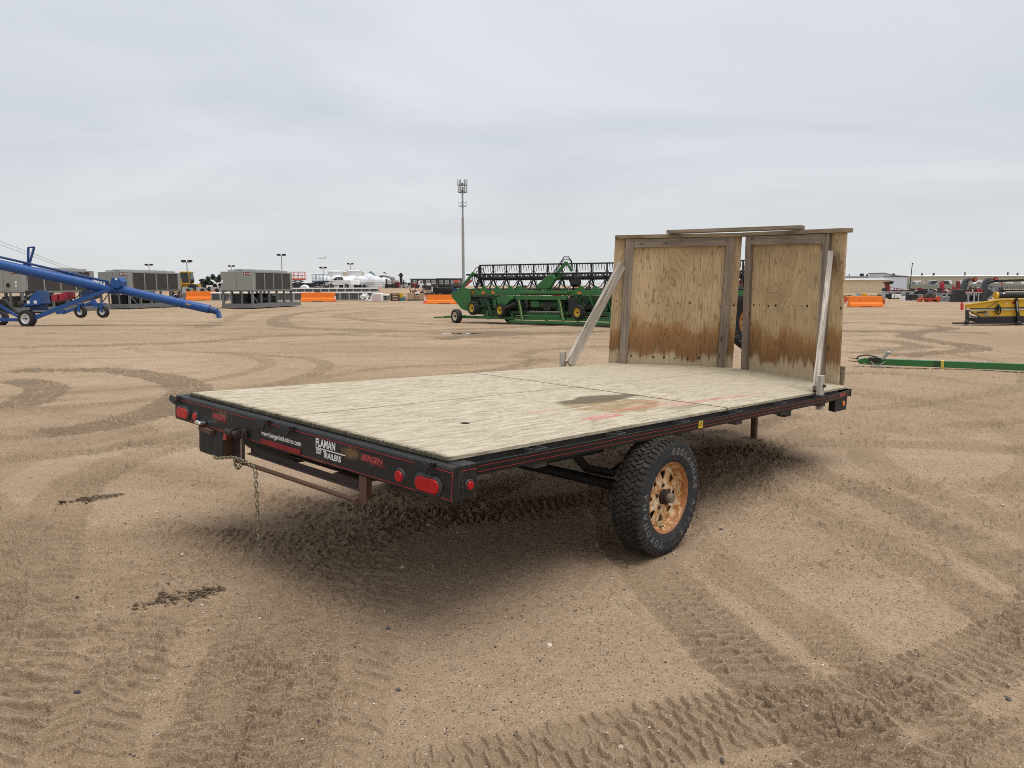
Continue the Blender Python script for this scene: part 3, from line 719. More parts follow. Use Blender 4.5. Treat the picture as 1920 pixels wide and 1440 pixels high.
# splintered rear edge of the plywood
rg = random.Random(4); m = MB()
for k in range(260):
    x = rg.uniform(-2.44, 0); L = rg.uniform(.01, .04); w = rg.uniform(.002, .006); z = rg.choice((-.001, -.006, -.011, -.016)) ; y = rg.uniform(-.012, .002)
    m.add([(x, y, z), (x + w, y - rg.uniform(0, .006), z + .001), (x + w * .7, y + L, z + rg.uniform(.001, .004)), (x - w * .3, y + L * .9, z + .002)], [(0, 1, 2, 3)])
so = tp(m.build('splinters', paint('dark_splinters', (.10, .085, .055), .9, var=.5, scale=30, dirt=.4, dirtcol=(.03, .028, .018)))); so['kind'] = 'stuff'

# rear beam
beam = tp(MB().prism([(-.055, -.170), (-.050, -.177), (-.006, -.177), (-.002, -.172), (-.002, -.026), (-.010, -.022), (-.040, -.022), (-.050, -.027), (-.055, -.036)], -2.53, .091, 'X').build('rear_beam', M_BLACK, bevel=.003))
YF = -.0555
RX = Matrix.Rotation(math.pi / 2, 3, 'X')
def letter(parent, body, x, z, size, mat, sx=1.0, shear=0.0, bold=0.0, spacing=1.0, y=YF):
    me = text_mesh(body, size, .0004, sx, shear, bold, spacing=spacing); me.materials.append(mat)
    return put('lettering', me, parent, loc=(x, y - .0006, z), rot=RX)
for z in (-.044, -.164):
    MB().box(-2.528, .088, YF - .0008, YF + .001, z - .0012, z + .0012).build('pinstripe', M_RED, beam)
letter(beam, 'FLAMAN', -.918, -.091, .056, M_WHITE, .76, bold=.0018, spacing=1.08)
MB().box(-.916, -.663, YF - .001, YF + .001, -.103, -.098).build('logo_bar', M_WHITE, beam)
letter(beam, 'PRINCE', -.914, -.1155, .0155, M_WHITE, .92, bold=.0004)
letter(beam, 'ALBERT', -.914, -.1295, .0155, M_WHITE, .90, bold=.0004)
letter(beam, 'T', -.851, -.140, .048, M_WHITE, .8, bold=.001)
letter(beam, 'RAILERS', -.832, -.140, .040, M_WHITE, .90, bold=.0012, spacing=1.05)
letter(beam, 'BERGEN', -.536, -.096, .040, M_REDT, 1.16, .22, .0022, .92)
letter(beam, 'INDUSTRIES INC.', -.462, -.1075, .0135, M_REDT, 1.12, .2)
letter(beam, 'BERGEN', -2.018, -.098, .040, M_REDT, 1.12, .22, .002, .92)
letter(beam, 'INDUSTRIES INC.', -1.945, -.110, .0135, M_REDT, 1.12, .2)
letter(beam, 'www.bergenindustries.com', -1.448, -.118, .040, M_WHITE, .90, bold=.0004)
# reflector
n = 10; poly = [(-1.447, -.137), (-1.447, -.166), (-1.065, -.166)] + [(-1.065 + .0145 * math.sin(math.pi * k / n), -.1515 - .0145 * math.cos(math.pi * k / n)) for k in range(1, n)] + [(-1.065, -.137)]
rf = MB().prism(poly, YF - .006, YF + .001, 'Y').build('reflector_strip', M_REFL, beam, bevel=.002)
for k in range(18): MB().box(-1.44 + k * .0205, -1.439 + k * .0205, YF - .0066, YF - .005, -.164, -.139).build('rib', M_LENS, rf)
# lights
def stadium(cx, cz, hw, hh, n=8):
    return [(cx + s * (hw - hh) + hh * math.cos(a), cz + hh * math.sin(a)) for s, a0 in ((1, -math.pi/2), (-1, math.pi/2)) for a in (a0 + math.pi * k / n for k in range(n + 1))]
def oval_light(cx, cz):
    L = MB().prism(stadium(cx, cz, .078, .033), YF - .016, YF, 'Y').build('tail_light', M_LENS, beam, bevel=.006)
    ring = stadium(cx, cz, .092, .046); inn = stadium(cx, cz, .079, .034); n = len(ring); mm = MB()
    mm.add([(a, YF - .006, b) for a, b in ring] + [(a, YF - .012, b) for a, b in inn] + [(a, YF, b) for a, b in ring], [(i, (i+1) % n, n + (i+1) % n, n + i) for i in range(n)] + [(2*n+i, 2*n+(i+1) % n, (i+1) % n, i) for i in range(n)])
    mm.build('grommet', M_GROM, L)
oval_light(-2.405, -.122); oval_light(-.052, -.122)
def round_light(parent, c, r, axis, mat, name='round_light'):
    d = Vector(axis); c = Vector(c)
    L = MB().cyl(c, c + d * .014, r, 20, r * .82).build(name, mat, parent, smooth=50, bevel=.003)
    MB().cyl(c - d * .002, c + d * .007, r * 1.38, 20, r * 1.18).build('grommet', M_GROM, L, smooth=50)
    return L
round_light(beam, (-2.238, YF, -.124), .027, (0, -1, 0), M_LENS); round_light(beam, (-.246, YF, -.122), .029, (0, -1, 0), M_LENS)
# fold-out rope hooks along the top of the beam
def hook(x, z):
    m = MB(); n = 8; th = .004
    up = [(x - .075 + .10 * k / n, z + .026 - .020 * (k / n) ** 2.2) for k in range(n + 1)]; lo = [(x - .075 + .018 * (1 - math.cos(1.2)) + .085 * k / n, z - .008 - .016 * (k / n)) for k in range(n + 1)]
    poly = up + lo[::-1]; k = len(poly)
    def yy(px, pz): return YF - .012 - .020 * (z + .03 - pz) / .06
    m.add([(a, yy(a, b), b) for a, b in poly] + [(a, yy(a, b) - th, b) for a, b in poly], [tuple(range(k)), tuple(range(2*k-1, k-1, -1))] + [(i, k+i, k+(i+1) % k, (i+1) % k) for i in range(k)])
    m.add([(x + .022, YF - .030, z - .026), (x + .060, YF, z - .012), (x + .026, YF - .012, z + .010), (x + .022, YF - .026, z - .022)], [(0, 1, 2), (0, 2, 3), (1, 2, 3), (0, 3, 1)])
    m.box(x + .022, x + .046, YF - .014, YF, z + .012, z + .028)
    m.build('rope_hook', M_RAIL, beam)
for x, z in ((-2.49, -.050), (-1.40, -.050), (-1.155, -.050), (-.055, -.046)): hook(x, z)
# plate lamp and its bracket
pl_ = MB().prism([(-2.125 + .038 * math.cos(a), -.152 + .026 * math.sin(a)) for a in (math.pi * k / 8 for k in range(9))], YF - .05, YF, 'Y').build('plate_lamp', M_CHROME, beam, bevel=.006, smooth=40)
MB().beam((-2.15, YF - .012, -.178), (-2.0, YF - .012, -.190), .028, .026).build('lamp_bracket', M_RUST, pl_)
# hanging plate under the beam, open at its side
hp = tp(MB().prism([(-2.202, -.172), (-1.90, -.172), (-1.90, -.325), (-1.91, -.336), (-2.19, -.336), (-2.202, -.325)], -.052, -.047, 'Y').build('hanging_plate', M_UNDER))
MB().box(-1.90, -1.815, .012, .017, -.335, -.178).build('back_plate', M_RUSTD, hp); MB().box(-1.902, -1.898, -.0465, .012, -.334, -.178).build('side_plate', M_RUST, hp)
# ramp carrier: flat bar, post, angle bar, lower tube, ramp
MB().box(-1.634, -1.606, -.078, -.068, -.318, -.115).build('hanger_bar', M_RUSTD, beam, bevel=.003)
lv = MB().cyl((-1.79, -.085, -.146), (-1.64, -.085, -.146), .017, 12).cyl((-1.725, -.085, -.146), (-1.705, -.085, -.146), .026, 14).cyl((-1.66, -.085, -.146), (-1.645, -.085, -.146), .026, 14).build('lock_pin', M_RUSTD, beam, smooth=40)
MB().cyl((-1.795, -.085, -.148), (-1.798, -.088, -.196), .0125, 10).build('grip', paint('red_grip', (.42, .07, .045), .6, dirt=.2), lv, smooth=40)
tp(MB().tube([(-1.604, -.074, -.19), (-1.588, -.072, -.15), (-1.60, -.07, -.118), (-1.625, -.07, -.108)], .005, 6).build('bent_rod', M_RUSTD, smooth=60))
tp(MB().box(-.556, -.500, -.052, -.046, -.305, -.177).box(-.556, -.550, -.046, .02, -.305, -.177).build('ramp_post', M_RUST))
tp(MB().beam((-1.60, -.045, -.250), (-.557, -.045, -.250), .026, .006).beam((-1.60, -.034, -.236), (-.557, -.034, -.236), .005, .034).build('angle_bar', M_RUSTD))
tp(MB().cyl((-1.71, -.062, -.309), (-.556, -.062, -.300), .0125, 10).build('lower_tube', M_RUST, smooth=50))
tp(MB().box(-.80, -.558, -.03, 1.0, -.222, -.214).box(-1.598, -.81, .02, 1.0, -.222, -.216).build('ramp_plate', M_RUST))
# chain: each link of bent wire
lk = MB(); pts = []
for k in range(16):
    a = 2 * math.pi * k / 16; pts.append((.0085 * math.cos(a), 0, .0085 * math.sin(a) + (.010 if math.sin(a) > 0 else -.010)))
link_me = lk.tube(pts, .0033, 6, closed=True).mesh('link', 60); link_me.materials.append(M_CHAIN)
chain = tp(bpy.data.objects.new('chain', None)); COL.objects.link(chain)
path = [(-1.985, -.062, -.330), (-1.94, -.075, -.333), (-1.88, -.078, -.322), (-1.80, -.082, -.305), (-1.72, -.086, -.288), (-1.62, -.088, -.283), (-1.54, -.080, -.292), (-1.49, -.076, -.305), (-1.476, -.076, -.34)]
gz = Vector((-TV.z, -TU.z, -TN.z))                                      # straight down
for k in range(1, 15): path.append(tuple(Vector(path[8]) + gz * (.0298 * k)))
pp = [Vector(a) for a in path]; dist = [0]
for a, b in zip(pp[:-1], pp[1:]): dist.append(dist[-1] + (b - a).length)
s, kk = 0.0, 0
while s < dist[-1] - .02:
    i = max(j for j in range(len(dist)) if dist[j] <= s); i = min(i, len(pp) - 2)
    f_ = (s - dist[i]) / (dist[i+1] - dist[i] + 1e-9); c = pp[i].lerp(pp[i+1], f_); d = (pp[i+1] - pp[i]).normalized()
    q = Vector((0, 0, 1)).rotation_difference(d).to_matrix() @ Matrix.Rotation(R(40 + 90 * (kk % 2) + rg.uniform(-14, 14)), 3, 'Z')
    put('link', link_me, chain, loc=tuple(c), rot=q); s += .0275; kk += 1
s = 0
for k in range(5):                                                      # a slack loop round the flat bar
    a = R(200 + 34 * k); put('link', link_me, chain, loc=(-1.655 + .035 * math.cos(a), -.088, -.300 + .038 * math.sin(a)), rot=Matrix.Rotation(-a, 3, 'Y') @ Matrix.Rotation(R(90 * (k % 2)), 3, 'Z'))
MB().cyl((-1.995, -.052, -.330), (-1.995, -.068, -.330), .011, 6).build('bolt', M_CHROME, hp)

# corner boxes with side markers
for sx in (1, -1):
    x0, x1 = (.003, .092) if sx > 0 else (-2.532, -2.447)
    cb = tp(MB().box(x0, x1, -.001, .096, -.173, -.021).build('corner_box', M_BLACK, bevel=.004))
    round_light(cb, (.092 if sx > 0 else -2.532, .048, -.112), .021, (sx, 0, 0), M_LENS, 'marker_light')
    MB().box(*((.0915, .0928) if sx > 0 else (-2.5328, -2.5315)), -.001, .095, -.0452, -.0428).build('pinstripe', M_RED, cb)
MB().box(.0905, .0922, -.0540, -.0525, -.170, -.040).build('pinstripe', M_RED, beam)

# side rails, sills and stake pockets
PK = (.535, 1.20, 1.89, 2.60, 3.32, 4.10)
pk = MB(); pk.box(-.036, .036, -.044, -.038, -.105, -.014); pk.box(-.036, .036, .038, .044, -.105, -.014); pk.box(.030, .036, -.038, .038, -.105, -.014)
pk_me = pk.mesh('stake_pocket'); pk_me.materials.append(paint('dusty_pocket', (.045, .042, .040), .7, var=.4, scale=9, dirt=.3, dirtcol=(.13, .11, .09)))
for sx in (1, -1):
    X = (lambda a: a) if sx > 0 else (lambda a: -2.445 - a)
    rail = tp(MB().prism([(X(.082), .097), (X(.091), .097), (X(.091), 4.165), (X(.034), 4.84), (X(.026), 4.835), (X(.082), 4.163)], -.078, -.022, 'Z').build('side_rail', M_RAIL, bevel=.0015))
    for z in (-.037, -.061):
        MB().prism([(X(.0905), .098), (X(.0918), .098), (X(.0918), 4.165), (X(.0905), 4.165)], z - .0008, z + .0008, 'Z').build('pinstripe', M_RED, rail)
        MB().prism([(X(.0905), 4.167), (X(.0918), 4.167), (X(.0350), 4.84), (X(.0337), 4.84)], z - .0008, z + .0008, 'Z').build('pinstripe', M_RED, rail)
    tp(MB().prism([(X(-.004), -.001), (X(-.044), -.001), (X(-.044), 4.66), (X(-.004), 4.66)], -.082, -.019, 'Z').build('side_sill', M_UNDER))
    for y in PK:
        o_ = tp(put('stake_pocket', pk_me)); o_.location = (X(.044), y, 0)
        if sx < 0: o_.rotation_euler = (0, 0, math.pi)
    fb = tp(MB().prism([(X(.028), 4.52), (X(.028), 4.80), (X(.010), 4.85), (X(-.05), 4.80), (X(-.05), 4.58)], -.20, -.082, 'Z').build('front_bracket', M_UNDER, bevel=.006))
    round_light(fb, (X(.028), 4.70, -.135), .026, (sx, 0, 0), M_AMBER, 'marker_light')
    tp(MB().box(*sorted((X(-.05), X(.02))), 3.50, 3.62, -.15, -.083).build('tie_bracket', M_UNDER, bevel=.01))
    # nose rails
    a, b = Vector((X(.03), 4.84, -.05)), Vector((-1.2225, 5.72, -.05))
    tp(MB().beam(a, b, .04, .065).build('nose_rail', M_RAIL))
    if sx > 0:
        stk = MB().box(.0912, .0922, 2.022, 2.075, -.071, -.026).build('warning_sticker', M_YEL, rail)
        MB().tube([(.0927, 2.034 + .0145 + .0145 * math.cos(a), -.052 + .017 * math.sin(a)) for a in (math.pi * k / 8 for k in range(9))], .0022, 6).build('symbol', M_INK, stk)
        MB().box(.0921, .0926, 2.030, 2.068, -.0565, -.0535).build('symbol', M_INK, stk)
        me = text_mesh('BERGEN', .034, .0004, 1.35, .2, .002); me.materials.append(M_REDT)
        dvec = Vector((-.057, .675, 0)).normalized()
        put('lettering', me, rail, loc=(.063, 4.51, -.058), rot=Matrix(((dvec.x, 0, dvec.y), (dvec.y, 0, -dvec.x), (0, 1, 0))))
# underframe
for x in (-.52, -1.98): tp(MB().box(x - .03, x + .03, .03, 5.1, -.20, -.083).build('frame_beam', M_UNDER))
tp(MB().prism([(-.19, -.178), (.9, -.178), (.9, -.25), (.1, -.25), (.02, -.235)][0:0] + [(.02, -.178), (1.0, -.178), (1.0, -.262), (.06, -.262), (.02, -.225)], -1.80, -1.28, 'X').build('ramp_box', M_UNDER))
for y in (.30, .86, 1.30, 2.25, 2.75, 3.25, 3.75, 4.25, 4.7): tp(MB().box(-2.40, -.046, y - .025, y + .025, -.081, -.021).build('cross_member', M_UNDER))
tp(MB().beam((-1.2225, 3.0, -.16), (-1.2225, 7.0, -.19), .10, .10).build('tongue', M_UNDER))
tp(MB().cyl((-2.3, 1.74, -.47), (-.1, 1.74, -.464), .035, 12).build('axle', M_UNDER, smooth=40))
for x in (-.36, -2.08):
    tp(MB().tube([(x, 1.35, -.21), (x, 1.5, -.33), (x, 1.77, -.40), (x, 2.04, -.33), (x, 2.19, -.21)], .028, 6).build('leaf_spring', M_UNDER, smooth=50))
tp(MB().beam((-.30, 1.0, -.17), (-.30, 1.55, -.17), .05, .10).build('frame_rail', M_UNDER))
# parking leg at the nose
JX, JY = -1.07, 5.32
gp = Vector((JX, JY, -.10)); world_gp = TO + TV * gp.x + TU * gp.y + TN * gp.z
down = world_gp.z + .0
foot = gp + gz * (down - .012)
leg = tp(MB().beam(gp, foot, .055, .055, up=(0, 1, 0)).build('parking_leg', M_RUST, bevel=.004))
m = MB(); a_, b_ = Vector((.11, 0, 0)), Vector((0, .085, 0)); fz = gz * .010
m.add([foot - a_ - b_, foot + a_ - b_, foot + a_ + b_, foot - a_ + b_, foot - a_ - b_ + fz, foot + a_ - b_ + fz, foot + a_ + b_ + fz, foot - a_ + b_ + fz], [(0,1,2,3),(7,6,5,4),(0,4,5,1),(1,5,6,2),(2,6,7,3),(3,7,4,0)]); m.build('foot_plate', M_RUST, leg)

# wheels
def make_wheel():
    w = empty('wheel', None)
    prof = [(.205, -.085), (.216, -.100), (.24, -.112), (.27, -.1175), (.30, -.117), (.325, -.112), (.339, -.102), (.344, -.09), (.346, -.05), (.3465, 0), (.346, .05), (.344, .09), (.339, .102), (.325, .112), (.30, .117), (.2985, .1164), (.272, .1164), (.27, .1175), (.24, .112), (.216, .100), (.205, .085)]
    MB().lathe(prof, 72, 'X', closed=True).build('tyre', M_TYRE, w, smooth=35)
    tr = MB(); nb = 58
    rows = [(-.100, -.068, .15, .62), (-.063, -.026, -.28, .74), (-.021, .021, .24, .70), (.026, .063, -.28, .74), (.068, .100, .15, .62)]
    for ri, (x0, x1, sk, fill) in enumerate(rows):
        for k in range(nb):
            a0 = 2 * math.pi * (k + .5 * (ri % 2)) / nb; da = 2 * math.pi / nb * fill; vs = []
            sh = sk * (2 * math.pi / nb) * 1.6; drop = .004 if ri in (0, 4) else 0
            out = (0 if ri != 0 else 1), (0 if ri != 4 else 1)
            for r_ in (.343, .3555):
                for (x, e, q) in ((x0, -sh / 2, out[0]), (x1, sh / 2, out[1])):
                    rr_ = r_ - (.006 if q else 0) * (1 if r_ > .35 else 1.2)
                    for a in (a0 + e, a0 + e + da): vs.append((x, rr_ * math.cos(a), rr_ * math.sin(a)))
            tr.add(vs, [(0, 1, 3, 2), (4, 6, 7, 5), (0, 4, 5, 1), (2, 3, 7, 6), (0, 2, 6, 4), (1, 5, 7, 3)])
    for sgn in (-1, 1):                                                  # shoulder ribs
        for k in range(nb):
            a = 2 * math.pi * (k + .3) / nb; vs = []
            for r_, x in ((.352, .098), (.322, .1135)):
                for e in (-.026, .026):
                    for dx in (-.006, .0035): vs.append((sgn * (x + dx), r_ * math.cos(a + e), r_ * math.sin(a + e)))
            tr.add(vs, [(0, 1, 3, 2), (4, 6, 7, 5), (0, 4, 5, 1), (2, 3, 7, 6), (0, 2, 6, 4), (1, 5, 7, 3)])
    td = tr.build('tread', M_TREAD, w); td['kind'] = 'stuff'
    MB().lathe([(.2165, .096), (.219, .100), (.2165, .104), (.208, .098), (.200, .080), (.192, .066), (.186, .030), (.182, .026), (.178, .030), (.176, -.05), (.2, -.095), (.216, -.097), (.217, -.092), (.205, -.08), (.188, -.05), (.19, .06), (.206, .09)], 56, 'X', closed=True).build('rim', M_RIM, w, smooth=45)
    d = MB(); n = 64; X0, X1 = .026, .036                                 # spoked disc: rims and eight straight spokes
    def ring(r0, r1, xa, xb, dish=0):
        d.lathe([(r0, xa + dish), (r1, xa), (r1, xb), (r0, xb + dish)], n, 'X', closed=True)
    ring(.157, .181, X0, X1, .004); ring(.040, .108, X0 + .0105, X1 + .0105, .006)
    for k in range(8):
        a = 2 * math.pi * (k + .5) / 8; ca, sa = math.cos(a), math.sin(a); vs = []
        for r_, hw, dx in ((.100, .033, .011), (.160, .031, .004)):
            for s_ in (-1, 1):
                for x in (X0, X1): vs.append((x + dx, r_ * ca - s_ * hw * sa, r_ * sa + s_ * hw * ca))
        d.add(vs, [(0, 1, 3, 2), (4, 6, 7, 5), (0, 4, 5, 1), (2, 3, 7, 6), (0, 2, 6, 4), (1, 5, 7, 3)])
    d.build('spoked_disc', M_RIM, w, smooth=30, bevel=.0025)
    MB().lathe([(0, -.01), (.145, -.01), (.145, -.07), (0, -.07)], 28, 'X').build('brake_drum', M_UNDER, w)
    h = MB().lathe([(.048, .030), (.046, .068), (.036, .072), (.036, .098), (0, .098)], 20, 'X').build('hub', M_RUSTD, w, smooth=40)
    MB().lathe([(.029, .095), (.029, .128), (.026, .132), (0, .132)], 20, 'X').build('hub_cap', paint('dusty_cap', (.17, .135, .10), .7, var=.2, scale=30), h, smooth=40)
    for k in range(5):
        a = 2 * math.pi * k / 5 + .4; MB().cyl((.040, .071 * math.cos(a), .071 * math.sin(a)), (.058, .071 * math.cos(a), .071 * math.sin(a)), .0115, 6).build('wheel_nut', M_RUSTD, h)
    MB().box(.052, .058, -.022, .022, -.1925, -.182).build('balance_weight', M_RUSTD, w)
    lm = MB()
    def arc(txt, a_start, a_end):
        for i, ch in enumerate(txt):
            if ch == ' ': continue
            th = R(a_start + (a_end - a_start) * (i + .5) / len(txt)); me = text_mesh(ch, .054, sx=.98, shear=.18, outline=.0015, align='CENTER')
            rt = Vector((0, math.sin(th), -math.cos(th))); upv = Vector((0, math.cos(th), math.sin(th))); org = upv * .2645 + Vector((.1172, 0, 0))
            vs = [org + rt * v.co.x + upv * v.co.y + Vector((v.co.z * .5, 0, 0)) for v in me.vertices]
            lm.add(vs, [tuple(p.vertices) for p in me.polygons]); bpy.data.meshes.remove(me)
    arc('GEOLANDAR A/T-S', 97, -62); arc('YOKOHAMA', -100, -196)
    lm.build('lettering', paint('tyre_letter_outline', (.22, .216, .205), .7, var=.3, scale=30, dirt=.3, dirtcol=(.05, .05, .05)), w)['kind'] = 'stuff'
    return w
wheel = make_wheel(); tp(wheel); wheel.location = (-.005, 1.74, -.464); wheel.scale = (.86, 1, 1)
w2 = copy_tree(wheel); tp(w2); w2.location = (-2.44, 1.74, -.512); w2.rotation_euler = (R(20), 0, math.pi)
sp = copy_tree(wheel); tp(sp); sp.location = (-1.46, 6.12, .50); sp.rotation_euler = (0, 0, R(-60)); sp['label'] = 'spare wheel on the tongue behind the headboard gap'
tp(MB().beam((-1.2225, 6.2, -.13), (-1.36, 6.2, .50), .06, .06).build('spare_wheel_post', M_UNDER))

# headboard: two framed plywood panels meeting at the nose
def frame_of(a, b):
    a, b = Vector((*a, 0)), Vector((*b, 0)); X = (b - a); L = X.length; X.normalize()
    Z = (WUP - X * WUP.dot(X)).normalized(); Y = Z.cross(X)
    return Matrix((X, Y, Z)).transposed(), L, a
def board(parent, p, q, w, h, mat, name, up, bevel=.003):
    """board with its grain along its own X"""
    p, q = Vector(p), Vector(q); X = (q - p).normalized(); up = Vector(up); Y = up.cross(X).normalized(); Z = X.cross(Y); L = (q - p).length
    return MB().box(0, L, -w / 2, w / 2, -h / 2, h / 2).build(name, mat, parent, bevel=bevel, loc=tuple(p), rot=Matrix((X, Y, Z)).transposed())
M_BOLT = paint('dark_screw', (.02, .016, .014), .6, var=.3, scale=30)
def panel(a, b, h0, h1, face, posts, rows, rail_span, cap_over):
    """plywood from a to b; `face` is the side (+1/-1 of local Y) the frame boards sit on"""
    rot, L, o_ = frame_of(a, b)
    p = MB().prism([(0, .001), (L, .001), (L, h1), (0, h0)], -.009, .009, 'Y').build('headboard_panel', M_PLY, loc=tuple(o_), rot=rot); tp(p)
    Hx = lambda x: h0 + (h1 - h0) * x / L
    y = face * .029
    for x in posts: board(p, (x, y, .002), (x, y, Hx(x) - .002), .038, .089, W_GREY, 'post', (1, 0, 0))
    x0, x1 = rail_span
    board(p, (x0, y, Hx(x0) - .050), (x1, y, Hx(x1) - .050), .038, .093, W_GREY, 'top_rail', (0, 0, 1))
    board(p, (-cap_over[0], face * .012, Hx(0) + .0205), (L + cap_over[1], face * .012, Hx(L) + .0205), .098, .039, W_TAN, 'cap_board', (0, 0, 1))
    for (z, xs) in rows:
        for x in xs:
            xj, zj = x + random.uniform(-.02, .02), z + random.uniform(-.012, .012); MB().cyl((xj, face * .008, zj), (xj, face * .0115, zj), random.choice((.006, .008, .011, .0125)), 10).build('bolt', M_BOLT, p)
    return p, rot, L
# left panel (outer end first), right panel (inner end first): boards on the deck side
LA, LB = (-2.49, 4.69), (-1.475, 5.585); RA, RB = (-1.345, 5.60), (-.105, 4.94)
pL, rotL, LL = panel(LA, LB, 1.335, 1.415, -1, (.155, 1.225), ((.68, (.05, .26, .38, .50, .60, .71, .86, 1.32)), (.085, (.10, .24, .36, .48, .59, .72, .85, .98, 1.10))), (.201, 1.179), (.0, .07))
pR, rotR, LR = panel(RA, RB, 1.415, 1.365, -1, (.050, 1.19), ((.70, (.14, .25, .36, .50, .75, .86, .97, 1.40)),), (.096, 1.144), (.06, .035))
def on_panel(rot, o_, x, y, z): return Vector((*o_, 0)) + rot @ Vector((x, y, z))
# loose plank lying over both caps
a = on_panel(rotL, LA, .56, -.02, 1.335 + .042 + .08 * .56 / LL + .02); b = on_panel(rotR, RA, .86, -.02, 1.385 + .042 + .022)
o_ = board(None, a, b, .09, .036, W_GREY, 'top_plank', (0, 0, 1)); tp(o_)
# braces with their stakes
def brace(p, q, stake, mat, w, h):
    o1 = board(None, p, q, w, h, mat, 'brace', (0, 0, 1), .003); tp(o1)
    s0, s1 = Vector(stake), Vector(stake) + WUP * .28
    o2 = board(None, s0, s1, .07, .038, mat, 'stake', (1, 0, 0), .003); tp(o2)
    return o1, o2
pr_ = on_panel(rotR, RA, 1.26, -.035, 1.17); pl2 = on_panel(rotL, LA, .08, -.06, 1.06)
bR, sR = brace((-.008, 4.135, .015), pr_, (.046, 4.115, -.135), W_PALE, .044, .140)
bL, sL = brace((-2.44, 3.93, .02), pl2, (-2.487, 3.90, -.135), W_PALE, .038, .110)
o_ = MB().cyl((.012, 0, 0), (-.012, 0, 0), .012, 10).build('bolt', M_BOLT, loc=(.068, 4.115, .06)); tp(o_)
tp(MB().box(-.125, -.075, 4.965, 5.0, .0, .17).build('end_stake', W_TAN, bevel=.003))
# ------------------------------------------------------------------ shared machine materials
P_BLUE = paint('auger_blue', (.006, .068, .265), .38, var=.2, scale=2.5, dirt=.08, dirtcol=(.10, .12, .2))
P_BLUED = paint('auger_blue_dark', (.008, .042, .15), .5, var=.2, scale=3, dirt=.1)
P_GREEN = paint('machine_green', (.024, .145, .034), .42, var=.25, scale=2.5, dirt=.12, dirtcol=(.12, .12, .07))
P_GREEND = paint('machine_green_dark', (.012, .055, .018), .55, var=.25, scale=3, dirt=.15, dirtcol=(.06, .055, .035))
P_YELW = paint('wheel_yellow', (.62, .42, .015), .5, dirt=.15)
P_YEL = paint('header_yellow', (.66, .40, .018), .42, var=.1, scale=2, dirt=.1)
P_BLK = paint('machine_black', (.014, .014, .015), .55, var=.3, scale=4, dirt=.12, dirtcol=(.06, .055, .05))
P_GRY = paint('galvanised_grey', (.33, .34, .34), .5, metal=.3, var=.15, scale=3, dirt=.1)
P_WHT = paint('clean_white', (.78, .78, .77), .45, var=.05, scale=2, dirt=.05)
P_WRIM = paint('white_wheel', (.80, .81, .83), .4, dirt=.06)
P_CRM = paint('cream_wheel', (.62, .57, .42), .5, dirt=.2)
P_RUB = paint('plain_tyre', (.018, .018, .019), .8, var=.2, scale=6, dirt=.2, dirtcol=(.08, .07, .06))
P_REDM = paint('machine_red', (.38, .016, .022), .45, var=.2, scale=3, dirt=.1)
P_FUEL = paint('fuel_red', (.33, .012, .035), .45, var=.15, scale=3, dirt=.05)
P_ORG = paint('barrier_orange', (.86, .20, .012), .55, var=.08, scale=1.5, dirt=.05, dirtcol=(.4, .12, .03))
P_HOSE = paint('hose_black', (.012, .012, .013), .5, dirt=.05)
P_DARK = paint('dark_clutter', (.03, .03, .032), .7, var=.4, scale=4, dirt=.2)

def far_wheel(parent, c, r, w, axis, rimmat, name='wheel', rimr=.58, n=24, holes=0):
    """plain wheel: tyre lathe, dished rim and hub; axis is the axle direction"""
    ax = Vector(axis).normalized(); q = Vector((1, 0, 0)).rotation_difference(ax)
    e = empty(name, parent, loc=tuple(c)); e.rotation_mode = 'QUATERNION'; e.rotation_quaternion = q
    h = w / 2; ri = r * rimr
    MB().lathe([(ri, -h*.8), (ri*1.12, -h), (r*.9, -h), (r*.985, -h*.72), (r, 0), (r*.985, h*.72), (r*.9, h), (ri*1.12, h), (ri, h*.8)], n, 'X', closed=True).build('tyre', P_RUB, e, smooth=40)
    rm = MB().lathe([(0, h*.28), (ri*.32, h*.30), (ri*.5, h*.2), (ri*.84, h*.38), (ri*.88, h*.72), (ri, h*.8), (ri, -h*.8), (ri*.88, -h*.7), (ri*.84, -h*.3), (0, -h*.2)], n, 'X').build('rim', rimmat, e, smooth=35)
    MB().cyl((h*.28, 0, 0), (h*.75, 0, 0), ri * .2, 10).build('hub', P_BLK, e)
    for k in range(holes):
        a = 2 * math.pi * k / holes; c_ = Vector((h*.30, ri*.66*math.cos(a), ri*.66*math.sin(a)))
        MB().cyl(c_, c_ + Vector((h*.06, 0, 0)), ri * .085, 8).build('rim_hole', P_BLK, rm)
    return e

# ------------------------------------------------------------------ blue grain auger
YA = 31.6
AB = at(52, 608, YA); AB.z = 0
auger = thing('grain_auger', 'long blue grain auger on wheels with its intake spout held off the ground', 'auger', AB)
def A(px, py, dy=0.0): return at(px, py, YA + dy) - AB
def tubeA(name, a, b, r, mat=P_BLUE, n=20, **k): return MB().cyl(a, b, r, n).build(name, mat, auger, smooth=40, **k)
mt = tubeA('main_tube', A(-420, 396, -1.2), A(222, 541), .205)
MB().cyl(A(134, 519), A(139, 520.2), .222, 20).build('joint_band', P_BLUE, mt, smooth=40)
MB().cyl(A(52, 500), A(55, 500.8), .215, 20).build('joint_band', P_BLUE, mt, smooth=40)
MB().beam(A(149, 519.0, -.206), A(159, 521.3, -.206), .003, .07, up=(0, 0, 1)).build('label_plate', paint('tan_label', (.45, .28, .12), .5), mt)
tm_ = text_mesh('1052A', .27, .004, .80, .12, .010); tm_.materials.append(P_WHT)
d = (A(196, 530.5, -.21) - A(171, 524.5, -.21)).normalized(); yv = Vector((0, 1, 0)); upv = (-(yv.cross(d))).normalized()
nrm = d.cross(upv)
